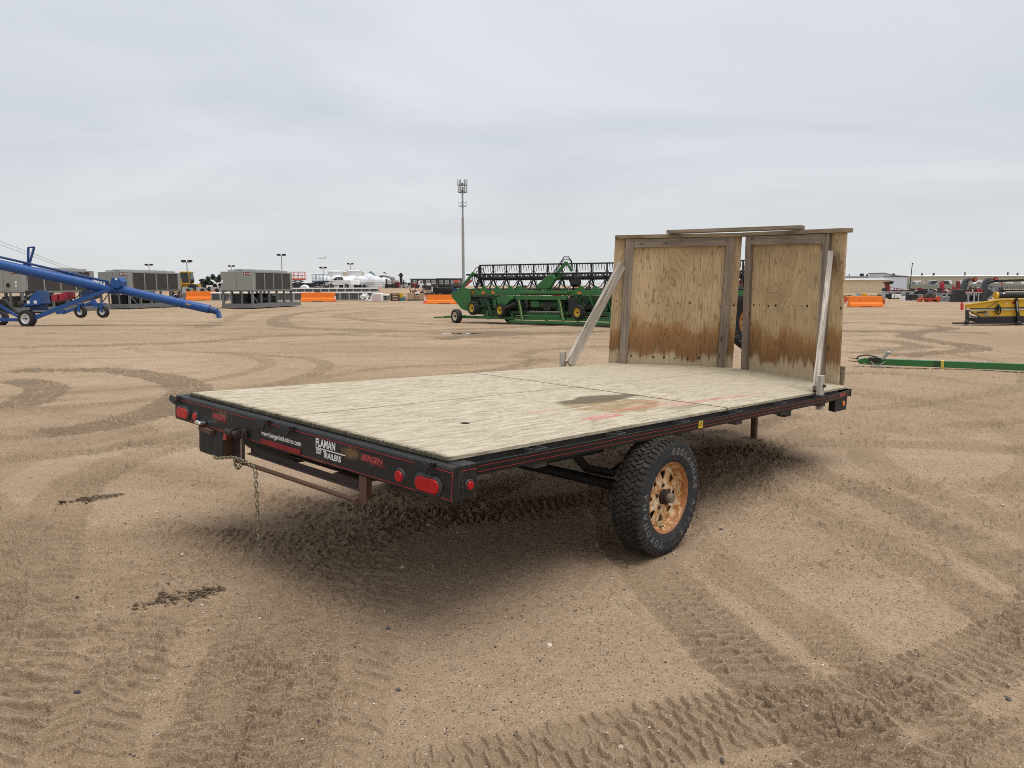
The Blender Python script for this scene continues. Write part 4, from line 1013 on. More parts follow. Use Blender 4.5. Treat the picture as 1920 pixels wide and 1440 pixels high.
put('lettering', tm_, mt, loc=tuple(A(171.5, 528.2, -.209)), rot=Matrix((d, upv, nrm)).transposed())
it = tubeA('intake_tube', A(222, 538), A(394, 577), .172)
MB().cyl(A(340, 564.8), A(345, 566), .19, 20).build('joint_band', P_BLUE, it, smooth=40)
MB().beam(A(349, 566.3, -.176), A(358, 568.4, -.176), .003, .06).build('label_plate', _mats['tan_label'], it)
# intake: open flighting cage and turned-down spout
MB().cyl(A(392, 576.5), A(408, 581), .135, 14).build('spout_tube', P_BLUED, it, smooth=40)
for k in range(5): MB().tube([A(386 + k*5, 573.5 + k*1.3, .16 * s) - Vector((0, 0, .0)) for s in (-1, -.3, .3, 1)], .012, 6).build('cage_bar', P_GRY, it)
MB().prism([(A(406,577).x, A(406,577).z), (A(411.5,579).x, A(411.5,579).z), (A(415,593).x, A(415,593).z), (A(409,593.5).x, A(409,593.5).z), (A(408,584).x, A(408,584).z)], -.13, .13, 'Y').build('spout', P_BLUE, it)
MB().cyl(A(403, 574), A(403.5, 592), .012, 6).build('support_leg', P_GRY, it)
# drive housing at the joint
hx = [(A(x, y).x, A(x, y).z) for x, y in ((216, 517), (229, 516), (235, 524), (234, 533), (228, 537), (219, 536), (214, 527))]
dh = MB().prism(hx, -.28, .22, 'Y').build('drive_housing', P_BLUE, auger, bevel=.02)
MB().box(A(225,550).x, A(229.5,550).x, -.284, -.281, A(110,521).z, A(110,517).z).build('decal', P_WHT, dh)
MB().prism([(A(x, y).x, A(x, y).z) for x, y in ((196, 526), (218, 528), (218, 540), (206, 541), (196, 534))], -.2, .2, 'Y').build('gear_box', P_BLUED, auger)
# drive line over the tube and its bearings
dl = MB().cyl(A(-420, 378, -1.0), A(205, 524.5), .048, 8).build('drive_shaft', P_BLUED, auger, smooth=50)
for px, py in ((130, 505), (174, 517), (188, 520), (200, 523)): MB().box(A(px-2.4,550).x, A(px+2.4,550).x, -.08, .08, A(110,py+7).z, A(110,py-2).z).build('bearing', P_BLUE, dl)
# cable bracket
br = MB()
for p, q in (((54, 486), (54.5, 459)), ((54.5, 459.3), (66, 458.6)), ((65.5, 459), (57, 488))): br.beam(A(*p), A(*q), .09, .055)
br.build('cable_bracket', P_BLUE, auger); MB().box(A(52,550).x, A(59,550).x, -.1, .1, A(110,492).z, A(110,486).z).build('bracket_base', P_BLUE, auger)
for p, q in (((-60, 424), (158, 507)), ((-60, 431), (150, 508)), ((-60, 485), (40, 499))): MB().tube([A(*p, .25), A(*q, .1)], .009, 5).build('cable', P_GRY, auger)
# undercarriage
FR = ((62, 595, -.3), (150, 562, -.3), (222, 536, -.1))
MB().beam(A(66, 591, -.3), A(150, 558, -.3), .10, .16).beam(A(150, 558, -.3), A(214, 535.5, -.3), .09, .13).build('lift_arm', P_BLUE, auger)
MB().beam(A(66, 592, .55), A(214, 536, .5), .10, .13).build('lift_arm', P_BLUED, auger)
MB().beam(A(118, 583, -.35), A(180, 560, -.35), .08, .10).build('lower_arm', P_BLUE, auger); MB().prism([(A(x, y).x, A(x, y).z) for x, y in ((117, 579), (131, 575), (134, 578), (122, 584), (117, 584))], -.42, -.34, 'Y').build('arm_bracket', P_BLUE, auger)
MB().beam(A(70, 588, .2), A(190, 552, .2), .06, .07).build('hydraulic_rod', P_GRY, auger)
MB().beam(A(-2, 594, -.2), A(46, 595, -.2), .11, .13).beam(A(-2, 566, -.1), A(40, 592, -.1), .08, .09).build('axle_frame', P_BLUE, auger)
MB().prism([(A(x, y).x, A(x, y).z) for x, y in ((-10, 556), (4, 556), (26, 580), (26, 587), (-10, 575))], .1, .3, 'Y').build('side_shield', P_BLK, auger)
far_wheel(auger, A(52, 592.4, -.3), .355, .30, (-.18, -1, 0), P_WRIM, holes=8)
far_wheel(auger, A(1, 590.5, .9), .345, .28, (-.18, -1, 0), P_WRIM, holes=8)
for px in (152, 194):
    cz = A(px, 580.5, -.4); far_wheel(auger, cz, .245, .17, (-.12, -1, 0), P_WRIM, 'caster_wheel', rimr=.48)
    MB().beam(cz + Vector((-.02, -.12, .02)), cz + Vector((.02, -.12, .30)), .10, .04, up=(0, 1, 0)).beam(cz + Vector((.02, -.13, .30)), cz + Vector((.03, .15, .32)), .12, .07).build('caster_fork', P_BLUE, auger)
MB().beam(A(153, 568, -.3), A(192, 566, -.3), .09, .10).prism([(A(x, y).x, A(x, y).z) for x, y in ((180, 557), (186, 556), (196, 571), (186, 572))], -.4, -.3, 'Y').build('caster_bar', P_BLUE, auger)
# engine cover, engine and red fuel tanks
eg = MB().prism([(A(x, y).x, A(x, y).z) for x, y in ((52, 569), (58, 566), (81, 540), (85, 540), (89.5, 564), (86, 566.5), (60, 569))], -.42, .25, 'Y').build('engine_cover', P_BLUE, auger, bevel=.015)
for px in (65, 78): MB().box(A(px-2.6,550).x, A(px+2.6,550).x, -.424, -.4205, A(110,564).z, A(110,558.5).z).build('decal', P_WHT, eg)
MB().box(A(57,550).x, A(80,550).x, -.3, .4, A(110,556).z, A(110,540).z).cyl(A(50,552,-.2), A(64,548,-.2), .05, 8).cyl(A(50,563,-.2), A(38,566,-.2), .14, 10).build('engine', P_DARK, auger)
MB().tube([A(52, 551, -.3), A(58, 549, -.3), (A(63, 545.5, -.3))], .035, 8).build('exhaust_pipe', P_GRY, auger, smooth=50)
MB().box(A(60,550).x, A(84,550).x, -.2, .2, A(110,577).z, A(110,567).z).build('engine_mount', P_BLUED, auger)
for k, px in enumerate((105, 119, 129)):
    w_ = (13, 12, 6)[k]; MB().prism([(A(px, 548.5 - k*2.1).x, A(px, 548.5 - k*2.1).z), (A(px + w_, 546.5 - k*2.3).x, A(px + w_, 546.5 - k*2.3).z), (A(px + w_, 558.5 - k*2.2).x, A(px + w_, 558.5 - k*2.2).z), (A(px + 3, 561 - k*2.2).x, A(px + 3, 561 - k*2.2).z)], -.35, .30, 'Y').build('fuel_tank', P_FUEL, auger, bevel=.02)
MB().box(A(158,550).x, A(186,550).x, -.15, .25, A(110,553).z, A(110,540).z).build('hydraulic_block', P_BLUED, auger)
MB().tube([A(140, 556), A(160, 541), A(176, 537), A(190, 541)], .02, 6).build('hose', P_HOSE, auger)

# ------------------------------------------------------------------ green combine header on its transport cart
G0 = at(848, 590, 33.4); G0.z = 0; G1 = at(1145, 600, 29.6); G1.z = 0
gd = (G1 - G0).normalized(); gang = math.atan2(gd.y, gd.x)
header = thing('combine_header', 'green combine header with black tined reel, loaded on a low cart', 'harvester header', G0, gang)
HL = 12.6
def gb(name, mat, *bx, parent=None, bevel=.01):
    m = MB()
    for b in bx: m.box(*b)
    return m.build(name, mat, parent or header, bevel=bevel)
# x along the header from its far end, y away from the viewer
side = [(0, 1.42), (.75, 1.46), (1.5, 1.20), (1.75, .55), (1.35, .42), (.75, .70), (.05, 1.25)]
sp_ = MB().prism([(0, 1.30), (.62, 1.50), (.95, 1.46), (1.05, .62), (.80, .52), (.52, .60), (.0, 1.12)], -.02, .04, 'Y').build('end_shield', P_GREEN, header, bevel=.01)
MB().prism([(.30, 1.45), (1.0, 2.18), (1.08, 2.12), (.5, 1.45)], .12, .20, 'Y').build('reel_arm', P_GREEN, header)
MB().prism([(.72, 1.66), (1.02, 1.86), (1.02, 1.76), (.74, 1.57)], .02, .06, 'Y').build('reflector', P_REDM, header)
gb('back_beam', P_GREEN, (.25, HL, .15, .32, 1.20, 1.40))
gb('deck_pan', P_GREEND, (.6, HL, .3, 1.3, .62, .68))
MB().prism([(.34, 1.38), (.30, 1.22), (.06, .50), (.16, .46)][0:0] + [(.10, 1.19), (.20, 1.19), (.34, .66), (.24, .60)], .9, 2.75, 'X').build('back_panel', P_GREEND, header)
MB().prism([(.10, 1.19), (.20, 1.19), (.34, .66), (.24, .60)], 5.65, HL, 'X').build('back_panel', P_GREEND, header)
for k, x in enumerate((1.35, 2.0, 2.65, 3.1, 5.9, 6.5, 7.2, 8.0)):
    MB().prism([(x, 1.40), (x + .16, 1.58), (x + .24, 1.56), (x + .34, 1.40)], .16, .26, 'Y').build('lug', P_GREEN, header)
    MB().beam((x, .14, 1.19), (x + .25, .10, .55), .07, .05, up=(1, 0, 0)).build('rib', P_GREEN, header)
for x in (.9, 1.45, 1.95, 5.95): gb('reflector', P_ORG, (x, x + .16, .143, .149, 1.26, 1.34))
sh = MB().cyl((.35, .02, 1.16), (2.0, .0, 1.10), .032, 8).cyl((2.0, 0, 1.10), (2.9, -.02, 1.02), .028, 8).build('drive_shaft', P_BLK, header, smooth=50)
MB().cyl((2.35, -.012, 1.071), (2.55, -.016, 1.055), .034, 8).build('shaft_guard', P_REDM, sh)
# feeder opening
fo = MB().box(3.35, 5.62, -.10, .12, 1.26, 1.36).box(3.30, 5.60, -.14, .06, 1.02, 1.18).build('opening_beam', P_GREEN, header, bevel=.01)
for x, s in ((3.42, .22), (5.28, .22)):
    MB().beam((x, -.10, 1.05), (x + s, -.16, .20), .13, .10, up=(1, 0, 0)).build('opening_post', P_GREEN, header, bevel=.01)
    MB().tube([(x + .05, -.17, 1.0), (x + s, -.22, .35), (x + s + .04, -.22, .22)], .016, 6).build('strap', paint('tan_strap', (.42, .33, .16), .8), header)
MB().cyl((3.95, .25, .82), (5.25, .25, .82), .215, 20).build('feed_drum', P_GREEND, header, smooth=40)
gb('belt_strip', paint('pale_strip', (.36, .32, .29), .6), (3.85, 5.25, -.02, .04, .50, .57))
gb('lower_plate', P_GREEN, (3.75, 5.3, -.06, .10, .30, .42)); gb('cavity', P_BLK, (3.5, 5.4, .48, .52, .35, 1.02))
gb('draper_canvas', P_BLK, (.95, 3.4, .36, 1.25, .36, 1.15), (5.5, HL, .36, 1.25, .36, 1.15))
# reel: tube, spiders and five bats of tines
RYc, RZc, RR = .75, 1.90, .56
reel = MB().cyl((.95, RYc, RZc), (HL, RYc, RZc), .085, 14).build('reel_tube', P_BLK, header, smooth=40)
xs = [1.0 + .66 * k for k in range(18) if 1.0 + .66 * k < HL]
for x in xs:
    m = MB()
    for k in range(5):
        a = R(90 + 72 * k); m.beam((x, RYc, RZc), (x, RYc + RR * math.cos(a), RZc + RR * math.sin(a)), .035, .06, up=(1, 0, 0))
    pts = [(x, RYc + RR * .62 * math.cos(R(90+72*k)), RZc + RR * .62 * math.sin(R(90+72*k))) for k in range(5)]
    m.tube(pts, .014, 5, closed=True); m.build('spider', P_BLK, header)
for k in range(5):
    a = R(90 + 72 * k); y, z = RYc + RR * math.cos(a), RZc + RR * math.sin(a)
    bt = MB().cyl((.95, y, z), (HL, y, z), .030, 6).build('bat', P_BLK, header); m = MB(); x = 1.02
    while x < HL:
        m.add([(x - .017, y, z), (x + .017, y, z), (x + .011 + .03, y + .02, z - .28), (x - .011 + .03, y + .02, z - .28), (x, y + .03, z)], [(0, 1, 2, 3), (1, 4, 2), (4, 0, 3, 2)]); x += .118
    tn = m.build('tines', P_BLK, bt); tn['kind'] = 'stuff'
m = MB()
for q in range(3):
    rr_ = (.50, .34, .18)[q]; m.tube([(.93, RYc + rr_ * math.cos(R(t_)), RZc + rr_ * math.sin(R(t_))) for t_ in range(0, 360, 24)], .02, 6, closed=True)
for k in range(5): a = R(90 + 72*k); m.beam((.93, RYc, RZc), (.93, RYc + .52 * math.cos(a), RZc + .52 * math.sin(a)), .03, .07, up=(1, 0, 0))
m.build('end_wheel', P_BLK, header); gb('end_bar', P_BLK, (.55, 1.5, .30, .36, 2.02, 2.09))
for k in range(len(xs) - 1):
    MB().tube([(xs[k], RYc - .2, RZc - .12), (xs[k] + .17, RYc - .22, RZc - .34), (xs[k] + .33, RYc - .2, RZc - .42), (xs[k] + .5, RYc - .22, RZc - .34), (xs[k+1], RYc - .2, RZc - .12)], .02, 5).build('cross_brace', P_BLK, header)
# centre arm with hood and hoses
hd = MB().prism([(4.08, 1.56), (4.20, 1.66), (4.62, 2.00), (4.86, 2.02), (5.0, 1.88), (4.72, 1.46), (4.30, 1.44)], .10, .34, 'Y').build('arm_hood', P_GREEN, header, bevel=.03)
MB().beam((4.7, .3, 1.75), (5.22, .4, 2.05), .12, .16).beam((4.86, .36, 1.98), (5.32, .42, 2.52), .10, .12).beam((5.32, .42, 2.52), (5.55, .46, 2.15), .09, .09).build('centre_arm', P_GREEN, header, bevel=.01)
for q in range(3):
    o_ = .05 * q; MB().tube([(4.78 + o_, .3, 2.1), (5.05 + o_ * .6, .32, 2.45 - o_ * .4), (5.25, .36, 2.74 - o_ * 1.2), (5.42, .4, 2.74 - o_ * 1.2), (5.56 - o_ * .4, .42, 2.55), (5.62 - o_, .44, 2.15)], .014, 6).build('hose', P_HOSE, header)
MB().blob((5.7, .5, 1.78), (.26, .2, .26), 8, 6, .2).build('motor', P_BLK, header)
# hydraulics and belts hung along the back
rg = random.Random(6)
for k in range(22):
    x = rg.uniform(1.0, 7.5); L_ = rg.uniform(.3, 1.1); z0 = rg.uniform(.55, 1.15)
    MB().tube([(x, .05, z0), (x + L_ * .3, .0, z0 - rg.uniform(.0, .2)), (x + L_ * .7, .0, z0 - rg.uniform(0, .25)), (x + L_, .06, z0 + rg.uniform(-.15, .1))], rg.uniform(.012, .024), 5).build('hose', P_HOSE, header)
for k in range(12):
    x = .9 + k * .6; MB().box(x, x + rg.uniform(.12, .4), .02, .14, rg.uniform(.5, .75), rg.uniform(.85, 1.1)).build('bracket', (P_BLK, P_GREEND, P_GREEN)[k % 3], header)
for k in range(16):
    x = .8 + k * .62; MB().prism([(x, 1.40), (x + .10, 1.47), (x + .26, 1.47), (x + .34, 1.40)], .20, .30, 'Y').build('clamp', (P_GREEN, P_GREEND)[k % 2], header)
# gauge wheels folded up, tractor-style tread
def gauge(px_x, z, y=-.25):
    e = far_wheel(header, (px_x, y, z), .275, .22, (-.35, -1, 0), P_YELW, 'gauge_wheel', rimr=.60)
    tr = MB()
    for k in range(18):
        a = 2*math.pi*k/18
        for s_ in (-1, 1):
            aa = a + (.09 if s_ > 0 else -.0); p0 = Vector((s_*.005, .272*math.cos(aa), .272*math.sin(aa))); p1 = Vector((s_*.105, .268*math.cos(aa+.12), .268*math.sin(aa+.12))); tr.beam(p0, p1, .03, .05, up=(0, math.cos(aa), math.sin(aa)))
    tr.build('lugs', P_RUB, e)['kind'] = 'stuff'
gauge(1.28, .66); gauge(2.66, .58); gauge(6.2, .55)
MB().prism([(2.45, 1.12), (3.1, 1.2), (3.2, 1.05), (2.9, .78), (2.55, .7)], -.3, -.05, 'Y').build('wheel_bracket', P_GREEN, header, bevel=.01)
MB().cyl((2.75, -.32, .62), (3.35, -.30, .86), .07, 10).cyl((2.75, -.2, .60), (3.3, -.2, .80), .06, 10).build('cylinder', P_BLK, header, smooth=40)
MB().beam((1.32, -.12, .66), (1.75, 0, .8), .08, .08).beam((1.85, 0, .95), (2.1, -.05, .3), .12, .1, up=(1, 0, 0)).build('wheel_arm', P_GREEND, header)
gb('gearbox', P_BLK, (5.65, 6.05, -.05, .3, .45, 1.1), (5.2, 5.6, .05, .4, .25, .6))
# cart under it
cart = MB().box(.45, HL, -.05, .10, .20, .32).box(1.0, HL, .95, 1.1, .20, .32).build('cart_frame', P_GREEN, header, bevel=.01)
gb('cart_frame', P_GREEND, (1.0, HL, -.02, .08, .42, .56)); gb('cart_rail', P_GREEN, (3.0, HL, -.22, -.12, .08, .18))
for x in (1.8, 3.0, 4.6, 6.0, 7.4): gb('cart_post', P_GREEN, (x, x + .1, -.04, .09, .18, .55))
far_wheel(header, (.42, -.25, .30), .30, .24, (-.42, -1, 0), P_CRM, 'cart_wheel', rimr=.62)
far_wheel(header, (2.2, 1.2, .30), .30, .24, (-.42, -1, 0), P_CRM, 'cart_wheel', rimr=.62)
MB().beam((.5, .3, .28), (-.9, .75, .20), .10, .10).beam((-.9, .75, .2), (-1.6, .95, .16), .14, .06).build('tow_bar', P_GREEN, header)

# ------------------------------------------------------------------ green tow pole lying on the yard
a, b = at(1609, 692, 15.05), at(2040, 708, 13.4); a.z = .0; b.z = .0; dv = b - a; L = dv.length
pole = thing('tow_pole', 'long green steel tow pole lying on the ground with a hitch jack at its tip', 'tow pole', a, math.atan2(dv.y, dv.x))
MB().box(.38, L, -.06, .06, .045, .165).build('pole', P_GREEN, pole, bevel=.006)
MB().prism([(-.02, .13), (.10, .165), (.378, .165), (.378, .05), (.02, .05)], -.05, .05, 'Y').build('tip', P_GREEN, pole, bevel=.006)
MB().tube([(-.04, -.02, .14), (.0, -.03, .2), (.15, -.05, .235), (.32, -.05, .20), (.38, -.06, .14)], .014, 8).build('hose', P_HOSE, pole, smooth=60)
MB().box(.18, .40, -.08, -.05, .10, .19).build('jack_body', P_BLK, pole, bevel=.01)
MB().cyl((.42, -.06, .16), (.50, -.06, .27), .03, 10).blob((.52, -.06, .29), (.05, .04, .035), 8, 5).build('jack_head', P_GRY, pole, smooth=50)
MB().beam((.22, -.075, .12), (.33, -.085, .01), .02, .02).beam((.33, -.085, .01), (.48, -.075, .12), .02, .02).box(.30, .50, -.1, -.06, .0, .02).build('jack_leg', P_GRY, pole)
MB().tube([(.08 + .026 * k, -.06, .045 + .012 * (k % 2)) for k in range(12)], .009, 6).build('safety_chain', M_CHAIN, pole)
for z in (.09, .15): MB().cyl((-.18, .0, z + .01), (.0, .0, z), .008, 6).build('pin', P_DARK, pole)
MB().box(1.42, 1.47, -.066, .066, -.0, .172).build('strap', paint('yellow_strap', (.62, .45, .08), .8), pole)
MB().box(1.30, 1.415, -.064, -.0605, .046, .16).build('joint_plate', P_GREEND, pole)

# ------------------------------------------------------------------ yellow draper header
YY = 30.2
Y0 = at(1811, 612, YY); Y0.z = 0
yh = thing('draper_header', 'yellow draper header with black cover roll, parked on a black skid bar', 'harvester header', Y0)
def Yp(px, py, dy=0.0): return at(px, py, YY + dy) - Y0
def ypoly(pts): return [(Yp(x, y).x, Yp(x, y).z) for x, y in pts]
up_ = MB().prism(ypoly([(1811, 577), (1842, 572.5), (1876, 567.5), (2060, 565), (2060, 580), (1880, 581.5), (1811, 583)]), -.05, .05, 'Y').build('upper_panel', P_YEL, yh, bevel=.01)
MB().beam(Yp(1811, 576.2, -.07), Yp(1876, 566.8, -.07), .08, .045).beam(Yp(1876, 566.8, -.07), Yp(2060, 564.5, -.07), .08, .045).build('panel_cap', P_YEL, up_, bevel=.008)
MB().prism(ypoly([(1822, 588), (1836, 587), (2060, 585.5), (2060, 597), (1842, 598.5), (1834, 597)]), .0, .08, 'Y').build('lower_panel', P_YEL, yh, bevel=.01)
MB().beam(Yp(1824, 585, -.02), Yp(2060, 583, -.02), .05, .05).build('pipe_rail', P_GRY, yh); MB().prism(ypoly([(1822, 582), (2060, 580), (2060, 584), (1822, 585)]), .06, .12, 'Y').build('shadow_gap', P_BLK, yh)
MB().prism(ypoly([(1838, 599), (2060, 597), (2060, 611), (1850, 611), (1828, 606), (1826, 601)]), -.05, .6, 'Y').build('canvas_under', P_BLK, yh)
MB().beam(Yp(1787, 610.5, -.1), Yp(1912, 610.5, -.1), .07, .06).build('skid_bar', P_BLK, yh)
MB().beam(Yp(1814, 586, -.1), Yp(1814, 612, -.1), .09, .09, up=(0, 1, 0)).blob(Yp(1813.5, 609, -.1), (.10, .10, .10), 8, 6).build('stand_post', P_BLK, yh)
st_ = Yp(1813.5, 612, -.1); MB().cyl(st_, (st_.x, st_.y, .03), .045, 8).box(st_.x - .11, st_.x + .11, st_.y - .09, st_.y + .09, -.005, .03).build('stand_foot', P_GRY, yh)
MB().beam(Yp(1811.5, 583, 0), Yp(1813, 592, 0), .03, .03).build('end_strut', P_GRY, yh)
MB().cyl(Yp(1804.5, 585.5, -.05), Yp(1804.5, 574, -.05), .055, 12).cyl(Yp(1804.5, 574, -.05), Yp(1804.5, 570.5, -.05), .03, 8).build('warning_cylinder', paint('bright_red', (.62, .03, .02), .4, dirt=.05), yh, smooth=40)
rl = MB().cyl(Yp(1870, 558.5, .1), Yp(2060, 556.5, .1), .13, 20).build('cover_roll', P_BLK, yh, smooth=40)
MB().cyl(Yp(1866.5, 558.6, .1), Yp(1870.5, 558.5, .1), .14, 20).build('roll_ring', P_YEL, rl, smooth=40); MB().box(Yp(1878.5,575).x, Yp(1883,575).x, -.038, -.034, Yp(1885,556.2).z, Yp(1885,553).z).build('decal', P_WHT, rl)
MB().beam(Yp(1906, 564.5, -.12), Yp(1910, 607, -.12), .10, .08, up=(0, 1, 0)).blob(Yp(1910, 612, -.12), (.13, .12, .12), 8, 6).build('side_post', P_BLK, yh)
MB().beam(Yp(1907.2, 570, -.17), Yp(1909, 589, -.17), .045, .03, up=(0, 1, 0)).build('post_sleeve', P_GRY, yh)
MB().tube([Yp(1872.5 + 4.6 * math.cos(t_), 586 + 8.2 * math.sin(t_), -.10) for t_ in (2 * math.pi * k / 18 for k in range(18))], .028, 6, closed=True).blob(Yp(1872.5, 582, -.1), (.05, .06, .16), 8, 6).build('hose_loop', P_HOSE, yh)
MB().tube([Yp(1852, 581, -.08), Yp(1866, 574, -.08), Yp(1872, 570, -.08)], .012, 6).build('hose', P_HOSE, yh)
MB().box(Yp(1897,575).x, Yp(1905.5,575).x, -.056, -.052, Yp(1885,575).z, Yp(1885,570.5).z).build('reflector', P_REDM, yh); MB().box(Yp(1886,575).x, Yp(1889,575).x, -.056, -.052, Yp(1885,575).z, Yp(1885,573).z).build('decal', P_WHT, yh)
MB().beam(Yp(1833, 591.5, -.05), Yp(1851, 589.5, -.05), .04, .05).build('cylinder', P_BLK, yh); MB().prism(ypoly([(1844, 593), (1855, 592), (1856, 596), (1846, 596)]), -.02, -.005, 'Y').build('worn_patch', P_GRY, yh)
for p_ in ([(1818, 586), (1824, 592), (1832, 595), (1838, 600)], [(1815, 592), (1820, 597), (1830, 599)]): MB().tube([Yp(x, y, -.06) for x, y in p_], .02, 6).build('hose', P_HOSE, yh)
# reel behind
MB().beam(Yp(1850, 535, .9), Yp(1844, 571, .6), .12, .10, up=(0, 1, 0)).beam(Yp(1850, 536, .9), Yp(1868, 531.5, .9), .12, .09).build('reel_arm', P_BLK, yh)
rb = MB().beam(Yp(1866, 531.8, .9), Yp(2060, 527.5, .9), .12, .09).build('reel_bat', P_BLK, yh)
MB().beam(Yp(1852, 542.5, 1.1), Yp(2060, 540.5, 1.1), .04, .03).build('reel_rail', P_GRY, yh)
m = MB(); px = 1872
while px < 2060: m.beam(Yp(px, 542, 1.1), Yp(px + 1.5, 549.5, 1.12), .025, .02); px += 4.4
m.build('reel_fingers', P_GRY, yh)['kind'] = 'stuff'
MB().beam(Yp(1876, 550, 1.1), Yp(2060, 548, 1.1), .05, .05).build('reel_rail', P_BLK, yh)
for p_, q_ in (((1854, 541), (1868, 556)), ((1871, 538), (1865, 556)), ((1858, 540), (1872, 549)), ((1866, 556), (1852, 567))): MB().beam(Yp(*p_, 1.0), Yp(*q_, .9), .04, .05).build('reel_strut', P_GRY, yh)
MB().prism(ypoly([(1826, 548), (1846, 548), (1846, 572), (1822, 572)]), 1.2, 1.5, 'Y').build('drive_box', P_DARK, yh, bevel=.03)
# ------------------------------------------------------------------ the yard behind
def gz_(x, y): return float(terrain(np.array([x]), np.array([float(y)]))[0])
def spot(px, Y):
    x = ux(px, Y); return Vector((x, Y, gz_(x, Y)))
def mpp(Y): return Y * .9918 / FPX                                        # metres per photo pixel at distance Y
P_CHIL = paint('chiller_grey', (.265, .275, .255), .55, var=.1, scale=.8, dirt=.06)
P_CHILD = paint('chiller_skid_grey', (.16, .17, .17), .55, var=.15, scale=1, dirt=.12)
P_STEEL = paint('pale_steel', (.40, .42, .43), .5, metal=.2, var=.15, scale=2, dirt=.1)
P_CARD = paint('cardboard', (.42, .29, .19), .8, var=.1, scale=2, dirt=.05)
P_TIMB = paint('crate_timber', (.13, .075, .045), .85, var=.3, scale=3, dirt=.2)
P_BEIGE = paint('beige_cladding', (.40, .36, .28), .6, var=.06, scale=.3, dirt=.03)
P_TANW = paint('tan_cladding', (.56, .47, .32), .6, var=.06, scale=.3, dirt=.03)
P_ROOFW = paint('white_roof', (.74, .74, .73), .5, var=.05, scale=.3, dirt=.03)
P_ROOFD = paint('dark_roof', (.10, .12, .125), .6, var=.1, scale=.3, dirt=.03)
P_WALLB = paint('pale_blue_cladding', (.56, .61, .68), .6, var=.05, scale=.3, dirt=.02)
P_HOUSE = paint('slate_cladding', (.050, .062, .068), .6, var=.1, scale=.5, dirt=.05)
P_GLASS = paint('dark_glass', (.03, .035, .04), .12, var=.1, scale=1, dirt=0)
P_CONEW = paint('cone_white', (.80, .79, .77), .5, dirt=.05); P_CONE = paint('cone_orange', (.82, .10, .04), .5, dirt=.08)
P_TANK = paint('white_poly', (.60, .62, .635), .4, var=.06, scale=.5, dirt=.03); P_TANKC = paint('cream_steel', (.55, .50, .36), .5, var=.1, scale=.4, dirt=.05)
P_LOADY = paint('loader_yellow', (.70, .36, .02), .45, dirt=.12); P_TEAL = paint('teal_paint', (.04, .20, .22), .5)
P_BURG = paint('burgundy_paint', (.20, .012, .022), .5, var=.2, dirt=.15); P_ORED = paint('orange_red', (.60, .085, .03), .5, dirt=.15)
P_SCRAP = paint('brown_scrap', (.075, .055, .04), .8, var=.4, scale=2, dirt=.3)
P_DGRN = paint('dark_green_mass', (.018, .032, .018), .85, var=.4, scale=1.5, dirt=.1)
t = NT('condenser_coil'); o = t.tc(); n = t.noise(o, 9, 6, .75); n2 = t.noise(o, 2, 3)
t.setp(col=t.mix(t.rng(n, .5, .8, 0, .8), t.mix(n2, (.032, .028, .023), (.055, .048, .04)), (.10, .088, .07)), rough=.8); P_COIL = t.m

